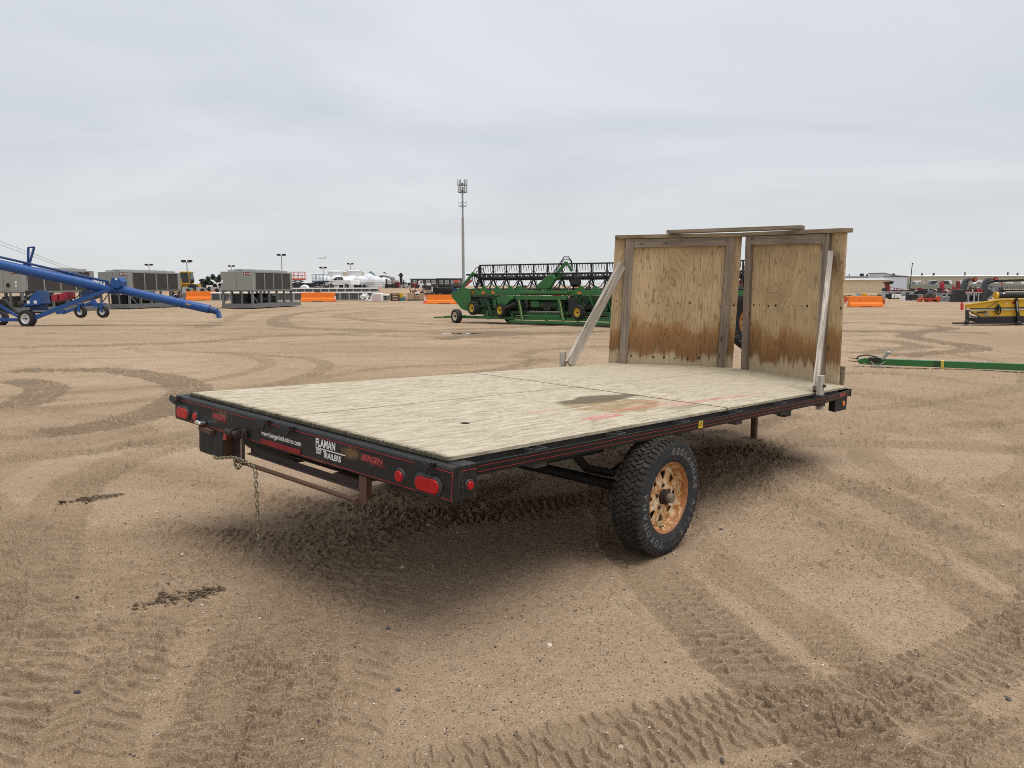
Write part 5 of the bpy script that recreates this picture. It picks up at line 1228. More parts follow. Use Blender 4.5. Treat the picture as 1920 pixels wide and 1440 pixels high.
# chillers: cabinet on legs over a skid, condenser coils along the side
CRZ = -math.atan2(1.1, 6.0)
def chiller(px, Y, label, L=6.1, skid=7.5, switch=False):
    c = thing('chiller', label, 'chiller', spot(px, Y), CRZ, 'grey chiller units')
    W, zb, zt = 2.4, 1.28, 2.62
    sk = MB().box(-W, 0, -.05, .10, .06, .36).box(-W, 0, skid - .15, skid, .06, .36).box(-W, -W + .15, .1, skid - .15, .06, .36).box(-.15, 0, .1, skid - .15, .06, .36).box(-W - .06, .06, -.1, skid, .06, .12).build('skid', P_CHILD, c)
    MB().box(-.3, .0, .6, .75, 0, .06).box(-.3, .0, 3.4, 3.55, 0, .06).build('block', paint('timber_block', (.42, .33, .22), .8), sk)
    for x in (-W, -.14):
        for k in range(6):
            y = .02 + k * (L - .16) / 5; MB().box(x, x + .14, y, y + .12, .36, zb).build('leg', P_CHILD, c)
    for x in (-W * .72, -W * .38): MB().box(x, x + .08, .03, .11, .36, zb).build('leg', P_CHILD, c)
    MB().beam((-.07, .2, .9), (-.07, .8, .38), .06, .06).beam((-W + .1, .06, .40), (-W * .7, .06, 1.1), .06, .06).build('brace', P_CHILD, c)
    MB().box(-W, 0, 0, L, zb - .06, zb).build('floor_frame', P_CHILD, c)
    cab = MB().box(-W + .01, -.03, .02, L - .01, zb, zt).build('cabinet', P_CHIL, c)
    for x0, x1 in ((-W, -W * .505), (-W * .495, -.02)): MB().box(x0, x1, -.015, .018, zb + .01, zt).build('door_panel', P_CHIL, c, bevel=.01)
    MB().box(-.04, .02, -.015, .42, zb, zt).build('corner_panel', P_CHIL, c)
    q = (L - .42 - .35) / 4
    for k in range(4):
        y = .42 + k * q
        MB().box(-.04, .0, y + .05, y + q - .05, zb + .06, zt - .08).build('coil', P_COIL, c)
        MB().box(-.04, .02, y - .05, y + .05, zb, zt).build('mullion', P_CHIL, c)
    MB().box(-.04, .02, L - .40, L, zb, zt).build('corner_panel', P_CHIL, c); MB().box(-.04, .02, .42, L - .4, zt - .08, zt).box(-.04, .02, .42, L - .4, zb, zb + .06).build('edge_trim', P_CHIL, c)
    fd = MB().box(-W + .35, -.10, .35, L - .5, zt, zt + .12).build('fan_deck', P_STEEL, c)
    for k in range(4): MB().cyl((-W / 2 + .1, 1.0 + k * 1.25, zt + .12), (-W / 2 + .1, 1.0 + k * 1.25, zt + .17), .72, 20).build('fan_shroud', P_STEEL, fd, smooth=40)
    lg = MB().box(-.66, -.14, -.020, -.0155, zt - .26, zt - .06).build('brand_plate', P_BURG, c)
    MB().cyl((-.55, -.0205, zt - .16), (-.55, -.024, zt - .16), .06, 12).build('emblem', P_WHT, lg)
    me = text_mesh('TRANE', .13, .001, 1.0, 0, .002); me.materials.append(P_WHT); put('lettering', me, lg, loc=(-.46, -.0215, zt - .20), rot=RX)
    MB().box(-W + .03, -W + .17, -.019, -.0155, zb + .55, zb + .75).build('warning_label', P_WHT, c)
    if switch: MB().box(-.95, -.80, -.10, -.016, zb + .3, zb + .52).cyl((-.87, -.1, zb + .4), (-.87, -.16, zb + .4), .05, 8).build('switch', P_BLK, c); MB().box(-.42, -.32, -.019, -.0155, zb + .3, zb + .42).box(-.42, -.30, -.019, -.0155, zb + .5, zb + .66).build('label', P_WHT, c)
    MB().cyl((-W * .30, .9, .62), (-W * .30, 4.6, .62), .24, 14).cyl((-W * .66, .6, .72), (-W * .66, 5.0, .72), .30, 14).build('evaporator', P_BLK, c, smooth=40)
    for q_ in (MB().box(-1.7, -.9, .3, 1.0, .36, 1.0), MB().blob((-.6, 2.0, .75), (.25, .4, .35), 8, 6), MB().blob((-.6, 3.4, .75), (.25, .4, .35), 8, 6)): q_.build('compressor', P_DARK if not switch else P_SCRAP, c)
    return c
chiller(42, 46.0, 'grey chiller with a black switch and four coils, behind the blue auger engine', switch=True)
chiller(243, 54.5, 'grey chiller partly crossed by the blue intake tube, four dark coils', )
chiller(474.5, 54.5, 'grey chiller standing clear past the tip of the blue intake spout')

# orange road barriers
def barrier(pl0, pr0, Y, h, label, ry=0):
    a = spot(pl0, Y); L = (pr0 - pl0) * mpp(Y)
    b = thing('road_barrier', label, 'barrier', a, ry, 'orange road barriers'); w = .30
    MB().prism([(-w, 0), (-w, h * .10), (-w + .05, h * .34), (-.11, h * .42), (-.09, h), (.09, h), (.11, h * .42), (w - .05, h * .34), (w, h * .10), (w, 0)], 0, L, 'X').build('shell', P_ORG, b, bevel=.02)
    for k in (.3, .72): MB().cyl((L * k, -.105, h * .62), (L * k, -.09, h * .62), .03, 8).build('drain_hole', P_BLK, b)
    MB().box(L * .34, L * .66, -w - .003, -w + .02, 0, h * .06).build('fork_slot', P_BLK, b)
barrier(350, 405, 87.0, 1.03, 'orange barrier between two chillers, in front of the yellow loader')
barrier(565.5, 629, 79.0, .94, 'orange barrier with a traffic cone at its end, in front of white topped crates')
barrier(801, 867, 68.0, .80, 'orange barrier in front of two stacked tractor tyres')
barrier(1594, 1656, 55.0, .76, 'orange barrier in front of rusty yellow attachments and the tan building')

# traffic cones
def cone(px, Y, h, label):
    c = thing('traffic_cone', label, 'traffic cone', spot(px, Y), 0, 'traffic cones'); k = h / .71
    MB().box(-.18*k, .18*k, -.18*k, .18*k, 0, .03*k).build('base', P_CONE, c)
    MB().lathe([(.135*k, .03*k), (.105*k, .24*k), (.08*k, .42*k), (.062*k, .54*k), (.03*k, .71*k)], 14).build('body', P_CONE, c, smooth=40)
    for z0, z1 in ((.26, .40), (.46, .55)):
        r = lambda z: .139 - (z - .03) * .155
        MB().lathe([(r(z0)*k + .003, z0*k), (r(z1)*k + .003, z1*k)], 14).build('reflective_band', P_CONEW, c, smooth=40)
cone(628.5, 78.4, .72, 'traffic cone at the end of the barrier before the white topped crates')
cone(761, 84, .74, 'traffic cone beside the yellow and teal crate'); cone(797.5, 69.5, .76, 'traffic cone at the end of the barrier before the stacked tyres')
cone(713.5, 122, .62, 'small traffic cone up by the white tanks'); cone(787.5, 112, .6, 'small traffic cone behind the cardboard boxes')

# long row of crates under white covers
t = NT('slatted_crate'); xyz = t.sep(t.tc()); s_ = t.math('FRACT', t.math('MULTIPLY', xyz[0], 5)); t.setp(col=t.mix(t.rng(s_, .4, .5), (.035, .042, .045), (.09, .10, .10)), rough=.7); P_SLAT = t.m
def covered_crate(px, Y, w, h, label, group):
    c = thing('covered_crate', label, 'crate', spot(px, Y), 0, group)
    MB().box(-w/2, w/2, -.5, .5, .12, h - .12).build('crate_body', P_SLAT, c)
    MB().box(-w/2 - .04, w/2 + .04, -.55, .55, h - .15, h).build('cover', P_WHT, c, bevel=.04)
    for x in (-w/2, w/2 - .07): MB().box(x, x + .07, -.52, -.44, 0, h - .14).build('post', P_STEEL, c)
    MB().box(-w/2, w/2, -.53, -.45, .05, .12).build('skid', P_STEEL, c)
for k in range(18):
    px = 408 + k * 17.2
    if 566 < px < 622 and k % 2: continue
    covered_crate(px, 84.0, 1.0, .95, 'dark slatted crate under a white cover, ' + ('seen under the clear standing chiller' if px < 560 else 'behind the barrier with a cone at its end' if px < 632 else 'between the cone and the crumpled white plastic'), 'front row of white covered crates')
for k in range(11): covered_crate(551 + k * 15.2, 97.0, 1.0, 1.15, 'dark slatted crate under a white cover, back row ' + ('below the lifts and pumps' if k < 5 else 'below the white pickup' if k < 8 else 'below the flat trailer and tanks'), 'back row of white covered crates')
covered_crate(723, 80, .75, .72, 'short dark crate with crumpled white cover beside the wrapped bundle', 'white covered crates')
b = thing('wrapped_bundle', 'white plastic wrapped bundle with a printed sheet on its face', 'bundle', spot(706, 79))
MB().prism([(-.72, 0), (.66, 0), (.66, .82), (.2, .86), (-.3, .82)], -.6, .5, 'Y').build('wrap', P_WHT, b, bevel=.05); MB().box(-.30, .58, -.606, -.602, .08, .74).build('printed_sheet', paint('pink_print', (.62, .54, .53), .6, var=.3, scale=30, dirt=.4, dirtcol=(.5, .2, .2)), b)
b = thing('crumpled_wrap', 'crumpled white plastic sheet hanging between crates and the wrapped bundle', 'plastic sheet', spot(684, 79.5))
MB().blob((0, 0, .55), (.42, .2, .24), 10, 6, .35).blob((-.25, 0, .2), (.08, .08, .25), 6, 5, .3).blob((.28, -.1, .16), (.2, .12, .18), 8, 5, .4).build('sheet', P_WHT, b)
# timber crates, cardboard boxes
def stack(px, Y, name, label, cat, boxes, mat):
    c = thing(name, label, cat, spot(px, Y))
    for (x0, x1, z0, z1, m_) in boxes: MB().box(x0, x1, -.45, .45, z0, z1).build('board' if name == 'timber_crate' else 'box', m_ or mat, c, bevel=.015)
stack(741.5, 81, 'timber_crate', 'brown timber crate with open slats beside a teal box', 'crate', [(-.45, .45, z, z + .12, None) for z in (0, .17, .34, .51, .68)] + [(-.42, -.34, 0, .8, P_DARK), (.34, .42, 0, .8, P_DARK)], P_TIMB)
stack(755, 81.5, 'teal_crate', 'teal crate carrying a tilted yellow sheet', 'crate', [(-.4, .3, 0, .35, P_TEAL), (-.25, .05, .35, .82, P_YEL), (.12, .35, .3, .5, P_GRY)], P_TEAL)
stack(773, 83, 'cardboard_box', 'plain cardboard box on a pallet next to a black printed carton', 'box', [(-.42, .28, .12, .85, None), (-.5, .45, 0, .12, P_DARK)], P_CARD)
stack(783.5, 83.4, 'printed_carton', 'black and white printed carton between two cardboard boxes', 'box', [(-.22, .22, .55, .92, P_WHT), (-.2, .2, .6, .74, P_BLK), (-.22, .22, .1, .53, P_CARD), (-.3, .3, 0, .1, P_DARK)], P_CARD)
stack(792, 83.2, 'cardboard_box', 'tan cardboard box with a pale corner next to the cone', 'box', [(-.28, .3, .1, .8, None), (-.3, .3, 0, .1, P_DARK)], P_CARD)
b = thing('parts_pallet', 'pallet of timber beams and dark machine parts beside the stacked tyres', 'pallet', spot(804, 77)); rg = random.Random(3)
for k in range(7): z = .1 + k * .17; MB().beam((-.55 + rg.uniform(0, .2), -.3, z), (.5 + rg.uniform(-.2, .1), -.3 + rg.uniform(-.1, .1), z + rg.uniform(-.05, .05)), .12, .11).build('beam', (P_CARD, P_DARK, P_BEIGE)[k % 3], b)
MB().blob((0, .1, 1.25), (.35, .3, .22), 8, 6, .3).box(-.3, .3, -.1, .3, 1.35, 1.62).build('machine_part', P_DARK, b); MB().box(-.1, .25, -.15, .2, 1.62, 1.85).build('carton', P_WHT, b)
# tractor tyres lying flat, one on the other
def flat_tyre(px, Y, z, r, w, label):
    c = thing('tractor_tyre', label, 'tyre', spot(px, Y) + Vector((0, 0, z)), 0, 'stacked tractor tyres')
    MB().lathe([(r*.58, .02), (r*.64, 0), (r*.9, .02), (r*.97, w*.2), (r*.98, w*.5), (r*.97, w*.8), (r*.9, w-.02), (r*.64, w), (r*.58, w-.02)], 32, closed=True).build('tyre', P_RUB, c, smooth=40)
    m = MB()
    for k in range(24):
        a = 2*math.pi*k/24
        for s in (0, 1):
            a0 = a + s*.13; z0, z1 = (.04, w*.48) if s == 0 else (w*.52, w-.04); m.beam((r*.985*math.cos(a0 + (.14 if s == 0 else 0)), r*.985*math.sin(a0 + (.14 if s == 0 else 0)), z0), (r*1.0*math.cos(a0 + (0 if s == 0 else .14)), r*1.0*math.sin(a0 + (0 if s == 0 else .14)), z1), .06, .07, up=(math.cos(a0), math.sin(a0), 0))
    m.build('lugs', P_RUB, c)['kind'] = 'stuff'
flat_tyre(831, 72, .30, .90, .56, 'lower of two tractor tyres lying stacked behind an orange barrier'); flat_tyre(831, 72, .88, .90, .58, 'upper of two tractor tyres lying stacked behind an orange barrier')
b = thing('tyre_pallet', 'low timber pallet under the stacked tractor tyres', 'pallet', spot(831, 72)); MB().box(-.8, .8, -.8, .8, .18, .29).build('top_boards', P_TIMB, b); [MB().box(x, x+.12, -.8, .8, 0, .175).build('bearer', P_TIMB, b) for x in (-.8, -.06, .68)]
b = thing('blue_attachment', 'blue attachment with brown drum and red cap behind the green header end', 'attachment', spot(857, 76))
MB().prism([(-.55, .9), (-.5, 1.55), (-.2, 1.35), (.2, 1.3), (.5, 1.6), (.5, .9)], -.3, .3, 'Y').build('bucket', P_BLUED, b); MB().cyl((-.3, 0, 1.6), (.3, 0, 1.6), .24, 12).build('drum', P_SCRAP, b); MB().prism([(-.28, 1.9), (.28, 1.9), (.22, 2.12), (-.2, 2.12)], -.2, .2, 'Y').build('cap', P_ORED, b); MB().box(-.4, .4, -.2, .2, 0, .9).build('stand', P_DARK, b)

# yellow wheel loader
Y = 97; b = thing('wheel_loader', 'yellow wheel loader with glass cab behind the barrier between chillers', 'wheel loader', spot(350, Y), R(4)); b.scale = (1.12, 1.12, 1.12)
MB().prism([(-1.35, 1.35), (-1.3, 1.95), (-.2, 2.1), (-.2, 1.2), (-1.2, 1.1)], -.75, .75, 'Y').build('engine_hood', P_LOADY, b, bevel=.04); MB().box(-.2, 1.5, -.5, .5, 1.0, 1.5).build('front_frame', P_LOADY, b)
cb = MB().prism([(-.35, 1.5), (-.30, 2.75), (.62, 2.75), (.75, 1.9), (.62, 1.5)], -.65, .65, 'Y').build('cab', P_GLASS, b)
MB().box(-.42, .70, -.75, .75, 2.75, 2.88).build('roof', P_LOADY, cb, bevel=.03)
for x in (-.36, .64): MB().beam((x, -.67, 1.5), (x + (.04 if x < 0 else -.04), -.67, 2.75), .06, .08, up=(0, 1, 0)).build('pillar', P_LOADY, cb)
MB().box(-.36, .65, -.675, -.645, 1.5, 1.62).build('sill', P_LOADY, cb); MB().box(.72, .80, -.72, -.66, 2.35, 2.65).build('mirror', P_BLK, cb)
for x in (-.75, 1.05): far_wheel(b, (x, -.85, .75), .75, .55, (0, -1, 0), P_LOADY, rimr=.34); far_wheel(b, (x, .85, .75), .75, .55, (0, 1, 0), P_LOADY, rimr=.34)
MB().prism([(-1.35, 1.6), (-1.7, 2.1), (-1.5, 2.5), (-1.25, 2.15), (-1.0, 2.0)], -.5, .5, 'Y').build('radiator_guard', P_BLK, b)
MB().beam((.7, 0, 1.5), (1.5, 0, 1.0), .3, .25).build('lift_arm', P_LOADY, b)
# cooling boxes on a flat rack
for k, px in enumerate((351.5, 378, 405)):
    c = thing('cooling_unit', ('pale boxy cooling unit with a round fan below the loader rear wheel', 'pale boxy cooling unit with a round fan above the orange barrier', 'pale boxy cooling unit half hidden by the chiller corner')[k], 'cooling unit', spot(px, 90), 0, 'cooling units on the rack')
    w = .42; MB().box(-w, w * .1, -.4, .4, .78, 1.45).build('case', P_STEEL, c, bevel=.02); MB().box(w * .1, w * 1.3, -.38, .38, .78, 1.40).build('fan_housing', P_GRY, c, bevel=.02)
    MB().cyl((w * .72, -.385, 1.08), (w * .72, -.40, 1.08), .24, 16).build('fan', P_BLK, c); MB().box(-w, w * 1.3, -.35, .35, 0, .77).build('stand', P_CHILD, c)
b = thing('pipe_rack', 'low metal rack with white braces behind the orange barrier', 'rack', spot(378, 92)); MB().box(-2.3, 1.9, -.3, .3, .60, .72).build('deck', P_STEEL, b)
for k in range(8): MB().beam((-2.2 + k * .55, -.3, .05), (-1.95 + k * .55, -.3, .6), .05, .05).build('brace', (P_WHT, P_STEEL)[k % 2], b)
b = thing('scrap_heap', 'dark heap of coiled hoses beyond the yellow loader', 'scrap heap', spot(398, 100)); rg = random.Random(9)
m = MB(); [m.blob((rg.uniform(-1.3, 1.6), rg.uniform(-.5, .5), rg.uniform(.3, 2.5)), (rg.uniform(.25, .5), .4, rg.uniform(.2, .4)), 7, 5, .3, rg) for k in range(26)]; m.build('hoses', P_DGRN, b)['kind'] = 'stuff'; MB().box(-1.6, 1.8, -.4, .4, 0, .4).build('tray', P_DARK, b)

# far light masts
def mast(px, py_top, Y, label, heads=2):
    b = thing('light_mast', label, 'light mast', spot(px, Y), 0, 'yard light masts'); z = uz(py_top, Y, px) - b.location.z
    MB().cyl((0, 0, 0), (0, 0, z), .16, 8, .09).build('pole', P_GRY, b, smooth=40); MB().box(-.9, .9, -.06, .06, z - .12, z).build('crossarm', P_GRY, b)
    for x in ((-.85, -.45, .45, .85)[:heads * 2]): MB().prism([(x - .28, z + .02), (x + .28, z + .02), (x + .2, z + .42), (x - .2, z + .42)], -.2, .2, 'Y').build('lamp', P_DARK, b)
mast(283, 494, 210, 'light mast rising behind the chiller crossed by the auger'); mast(354, 488, 160, 'light mast above the yellow loader cab'); mast(437, 497, 240, 'light mast above the left end of the clear standing chiller')
mast(531, 477, 190, 'tall light mast behind the right end of the clear standing chiller'); mast(608, 501, 230, 'light mast between the blue lift and the large white tanks'); mast(659, 494, 260, 'light mast above the large white tanks'); mast(725.5, 511, 330, 'thin far light mast right of the white tanks', 1)

# lifts
def lift(px, Y, zplat, w, mat, label):
    b = thing('scissor_lift', label, 'scissor lift', spot(px, Y), R(8)); MB().box(-w/2, w/2, -.6, .6, .35, .8).build('chassis', P_DARK, b, bevel=.03)
    for x in (-w*.35, w*.35): far_wheel(b, (x, -.62, .33), .33, .22, (0, -1, 0), mat, rimr=.55, n=14)
    n = 3; dz = (zplat - .8) / n
    for k in range(n):
        z = .8 + k * dz; MB().beam((-w*.42, -.3, z), (w*.42, -.3, z + dz), .08, .10).build('scissor_arm', P_DARK, b); MB().beam((w*.42, -.2, z), (-w*.42, -.2, z + dz), .08, .10).build('scissor_arm', P_DARK, b)
    pf = MB().box(-w*.55, w*.55, -.7, .7, zplat, zplat + .22).build('platform', mat, b)
    for z in (.62, 1.12): MB().beam((-w*.55, -.7, zplat + z), (w*.55, -.7, zplat + z), .06, .06).beam((-w*.55, .7, zplat + z), (w*.55, .7, zplat + z), .06, .06).build('rail', mat, pf)
    for k in range(5): x = -w*.55 + k * w * 1.1 / 4; [MB().box(x - .03, x + .03, y_, y_ + .06, zplat + .2, zplat + 1.15).build('post', mat, pf) for y_ in (-.73, .67)]
lift(560.5, 112, 1.55, 1.9, P_ORED, 'red scissor lift platform beside the chiller end'); lift(601, 118, 1.05, 1.9, paint('lift_blue', (.06, .14, .26), .5), 'blue scissor lift in front of the white tanks')
b = thing('flat_deck', 'long black flat deck trailer under the red lift', 'trailer', spot(570, 108)); MB().box(-2.2, 2.0, -.9, .9, .95, 1.25).build('deck', P_BLK, b); [far_wheel(b, (x, -.9, .42), .42, .3, (0, -1, 0), P_DARK, n=14) for x in (-.4, .6)]
b = thing('hose_reel', 'round white drum standing on its rim left of the dark pumps', 'drum', spot(572.5, 103)); MB().lathe([(.18, -.35), (.5, -.4), (.62, -.2), (.62, .2), (.5, .4), (.18, .35)], 20, 'Y', c=(0, 0, .66), closed=True).build('drum', P_WHT, b, smooth=40); MB().cyl((0, -.36, .66), (0, .36, .66), .17, 12).build('core', P_ORED, b); MB().box(-.5, .5, -.3, .3, 0, .06).build('cradle', P_STEEL, b)
def pump(px, Y, mat, label, w=1.0, h=1.0, seed=1):
    rg = random.Random(seed); b = thing('pump_unit', label, 'pump', spot(px, Y)); MB().box(-w/2, w/2, -.4, .4, 0, .14).build('skid', P_STEEL, b); MB().blob((-w*.15, 0, h*.45), (w*.32, .3, h*.35), 9, 6, .2, rg).build('housing', mat, b); MB().box(0, w*.45, -.3, .3, .14, h*.75).build('engine', P_DARK, b, bevel=.03)
    MB().cyl((-w*.1, -.42, h*.4), (-w*.1, -.3, h*.4), h*.24, 14).build('flywheel', P_BLK, b); MB().tube([(w*.3, 0, h*.7), (w*.3, 0, h*1.05), (w*.15, 0, h*1.15)], .05, 6).build('exhaust_pipe', P_DARK, b)
    MB().beam((-w/2, -.4, 0), (-w/2, -.4, h*.9), .06, .06, up=(0, 1, 0)).beam((w/2, -.4, 0), (w/2, -.4, h*.9), .06, .06, up=(0, 1, 0)).beam((-w/2, -.4, h*.9), (w/2, -.4, h*.9), .06, .06).build('cage', P_STEEL, b)
pump(584.5, 104, P_GRY, 'grey framed pump with black fan right of the white drum', 1.2, 1.0, 2); pump(600, 104, P_BURG, 'dark red pump unit left of the white pickup', 1.0, 1.1, 3); pump(612, 105, P_SCRAP, 'brown engine unit beside the pickup grille', 1.1, 1.35, 4); pump(557, 103, P_STEEL, 'pale framed compressor left of the white drum', 1.1, .95, 6)

# white pickup
b = thing('pickup_truck', 'white crew cab pickup parked below the white tanks', 'pickup truck', spot(646, 122), R(-40)); P_TRK = paint('truck_white', (.80, .80, .80), .25, var=.03, dirt=.03)
MB().prism([(-2.75, .55), (-2.8, 1.05), (-2.65, 1.22), (-1.35, 1.32), (-.80, 1.88), (.95, 1.90), (1.22, 1.34), (2.85, 1.34), (2.9, .6)], -.95, .95, 'Y').build('body', P_TRK, b, bevel=.06)
MB().prism([(-1.22, 1.36), (-.78, 1.80), (.88, 1.82), (1.06, 1.38)], -.962, -.955, 'Y').build('side_window', P_GLASS, b); MB().prism([(-1.22, 1.36), (-.78, 1.80), (.88, 1.82), (1.06, 1.38)], .955, .962, 'Y').build('side_window', P_GLASS, b)
MB().beam((-1.33, -.8, 1.35), (-1.33, .8, 1.35), .02, .02).add([(-1.36, -.82, 1.36), (-1.36, .82, 1.36), (-.86, .72, 1.86), (-.86, -.72, 1.86)], [(0, 1, 2, 3)]).build('windscreen', P_GLASS, b)
for x in (-.25, .35): MB().box(x - .05, x + .05, -.968, -.96, 1.36, 1.84).build('window_pillar', P_TRK, b)
gr_ = MB().box(-2.83, -2.79, -.55, .55, .78, 1.12).build('grille', P_BLK, b); MB().box(-2.92, -2.76, -.98, .98, .48, .70).build('bumper', P_CHIL, b, bevel=.03)
for y in (-.78, .78): MB().box(-2.82, -2.72, y - .16, y + .16, .88, 1.10).build('headlight', P_GLASS, b); [far_wheel(b, (x, y * 1.13, .40), .40, .26, (0, 1 if y > 0 else -1, 0), P_GRY, n=16) for x in (-1.85, 1.85)]
MB().box(-1.05, -.9, -1.2, -.97, 1.35, 1.55).build('mirror', P_BLK, b)
b = thing('flat_trailer', 'low grey flat trailer right of the white pickup', 'trailer', spot(684, 128)); MB().box(-1.7, 1.6, -1, 1, .6, .85).build('deck', P_STEEL, b); [far_wheel(b, (x, -1, .33), .33, .25, (0, -1, 0), P_DARK, n=12) for x in (-.5, .2)]

# white poly tanks
def poly_tank(px, Y, r, h, label):
    b = thing('poly_tank', label, 'tank', spot(px, Y), 0, 'white domed tanks'); m = [(r * .97, 0), (r, .15), (r, h * .55)] + [(r * math.cos(a), h * .55 + h * .45 * math.sin(a)) for a in (R(15), R(30), R(45), R(60), R(75), R(88))]
    MB().lathe(m, 28).build('shell', P_TANK, b, smooth=50); MB().cyl((0, 0, h * .98), (0, 0, h * 1.04), r * .2, 12).build('lid', P_TANK, b)
    for z in (.2, .36, .5): MB().lathe([(r + .0, h*z), (r + .035, h*z + .05), (r, h*z + .1)], 28).build('rib', P_TANK, b, smooth=50)
for px, Y, r, h, l in ((611, 140, 1.35, 2.35, 'white domed tank behind the blue lift'), (634, 140, 1.35, 2.4, 'white domed tank right above the pickup windscreen'), (662, 141, 1.35, 2.35, 'white domed tank behind the pickup bed'), (679, 134, 1.3, 2.2, 'white domed tank just past the pickup tailgate'), (693, 146, 1.3, 2.75, 'taller white domed tank behind the row, below the green roof'), (706, 133, 1.25, 2.1, 'white domed tank next to last in the row'), (722, 134, 1.2, 1.9, 'white domed tank at the end of the row by the dark implements')): poly_tank(px, Y, r, h, l)
def big_tank(px, Y, w, py, mat, label):
    r = w * mpp(Y) / 2; b = thing('storage_tank', label, 'tank', spot(px, Y)); h = uz(py, Y, px) - b.location.z
    MB().lathe([(r, 0), (r, h * .90), (r * .96, h * .93), (r * .5, h * .99), (0, h)], 32).build('shell', mat, b, smooth=30); MB().lathe([(r + .02, h * .885), (r + .06, h * .90), (r + .02, h * .915)], 32).build('rim_band', mat, b)
    MB().box(-.3, .3, -.3, .3, h * .98, h * 1.02).build('hatch', P_STEEL, b)
big_tank(630.5, 190, 28, 504.5, P_TANK, 'large white storage tank beside the light mast'); big_tank(666, 190, 27, 504, P_TANK, 'large white storage tank between two cream tanks'); big_tank(652, 205, 16, 506, P_TANKC, 'cream storage tank left of the second large white tank'); big_tank(678.5, 205, 12, 506.5, P_TANKC, 'cream storage tank right of the second large white tank')
b = thing('green_bin', 'green conical bin top behind the white tanks', 'bin', spot(697, 200)); MB().lathe([(1.3, 0), (1.3, 3.0), (.3, 4.1), (0, 4.15)], 20).build('shell', paint('bin_green', (.05, .12, .10), .5), b, smooth=30)
b = thing('grey_shed', 'low grey shed roof behind the white tanks', 'shed', spot(718, 230)); MB().prism([(-3, 0), (-3, 3.0), (0, 3.6), (3, 3.0), (3, 0)], 0, 5, 'Y').build('wall', P_GRY, b); MB().box(-1.2, 1.6, -.05, 0, 2.3, 3.2).build('door', P_DARK, b)

# implements and machinery, each a frame with its own parts
def implement(px, Y, w, h, mats, label, seed, name='implement', cat='implement', wheels=True, tall=None):
    rg = random.Random(seed); b = thing(name, label, cat, spot(px, Y), rg.uniform(-.2, .2)); k = 0
    MB().box(-w/2, w/2, -.35, .35, h*.28, h*.40).build('frame', mats[0], b)
    for q in range(max(3, int(w / .45))):
        x = -w/2 + (q + .5) * w / max(3, int(w / .45)); hh = h * rg.uniform(.45, 1.0); m = mats[rg.randrange(len(mats))]
        s = rg.random()
        if s < .4: MB().beam((x, -.25, h*.02), (x + rg.uniform(-.25, .25), rg.uniform(-.2, .3), hh), .10, .10, up=(0, 1, 0)).build('tine', m, b)
        elif s < .7: MB().box(x - .16, x + .16, -.3, .3, h*.3, hh).build('block', m, b, bevel=.03)
        else: MB().cyl((x, -.4, h*.35), (x, .4, h*.35), h*.28, 12).build('disc', m, b)
    for q in range(4): MB().beam((-w/2 + rg.uniform(0, w*.5), -.3, h*rg.uniform(.2, .9)), (w/2 - rg.uniform(0, w*.5), .1, h*rg.uniform(.2, .9)), .07, .07).build('brace', mats[rg.randrange(len(mats))], b)
    MB().box(-w/2, -w/2 + .12, -.3, .3, 0, h*.3).box(w/2 - .12, w/2, -.3, .3, 0, h*.3).build('stand', mats[0], b)
    if wheels: far_wheel(b, (-w*.25, -.5, h*.22), h*.22, .2, (0, -1, 0), P_DARK, n=12); far_wheel(b, (w*.25, -.5, h*.22), h*.22, .2, (0, -1, 0), P_DARK, n=12)
    if tall: MB().box(-w*.1, w*.12, -.2, .2, h*.4, tall).box(-w*.2, w*.2, -.25, .25, tall*.78, tall*.9).build('mast', mats[-1], b)
    return b
implement(738, 140, 2.2, 1.9, [P_BURG, P_DARK, P_SCRAP], 'dark red and black implement right of the white tanks', 21); implement(753, 142, 2.2, 1.7, [P_DARK, P_BLK], 'black implement with a tall central mast', 22, tall=2.75); implement(767, 138, 2.0, 1.4, [P_SCRAP, P_DARK, P_BURG], 'brown and black implement left of the slate house', 23)
implement(779, 96, 1.4, 1.35, [P_DARK, P_STEEL, P_BURG], 'dark implement with steel arms above the cardboard boxes', 24); implement(800, 98, 1.6, 1.5, [P_DARK, P_REDM, P_GRY], 'black implement with dark red struts behind the parts pallet', 25)

# slate coloured portable houses
def house(pl0, pr0, Y, pyt, label):
    a = spot(pl0, Y); W = (pr0 - pl0) * mpp(Y); b = thing('portable_house', label, 'house', a); h = uz(pyt, Y, pl0) - a.z
    wl_ = MB().box(0, W, 0, 4, .3, h - .15).build('wall', P_HOUSE, b); MB().prism([(-.2, h - .15), (W + .2, h - .15), (W + .2, h), (-.2, h + .02)], -.3, 4.3, 'Y').build('roof', P_ROOFD, b); MB().box(.2, W - .2, .3, 3.7, 0, .3).build('base', P_DARK, b)
    for k in (.16, .40, .66, .88):
        x = W * k; wn_ = MB().box(x - .42, x + .42, -.05, .01, h * .42, h * .82).build('window', P_WHT, b)
        for q in (-1, 1):
            for s in (-1, 1): MB().box(x + q*.19 - .15, x + q*.19 + .15, -.06, -.05, h * (.62 + s*.09) - .11*h*.3 - .05, h * (.62 + s*.09) + .11*h*.3 + .05).build('pane', P_GLASS, wn_)
    MB().box(W * .27, W * .31, -.04, .01, .35, h * .8).build('door', P_HOUSE, b)
house(771, 820, 175, 521.5, 'slate grey portable house with white windows, left of its twin'); house(820.5, 866, 178, 521.0, 'slate grey portable house with white windows, behind the stacked tyres')

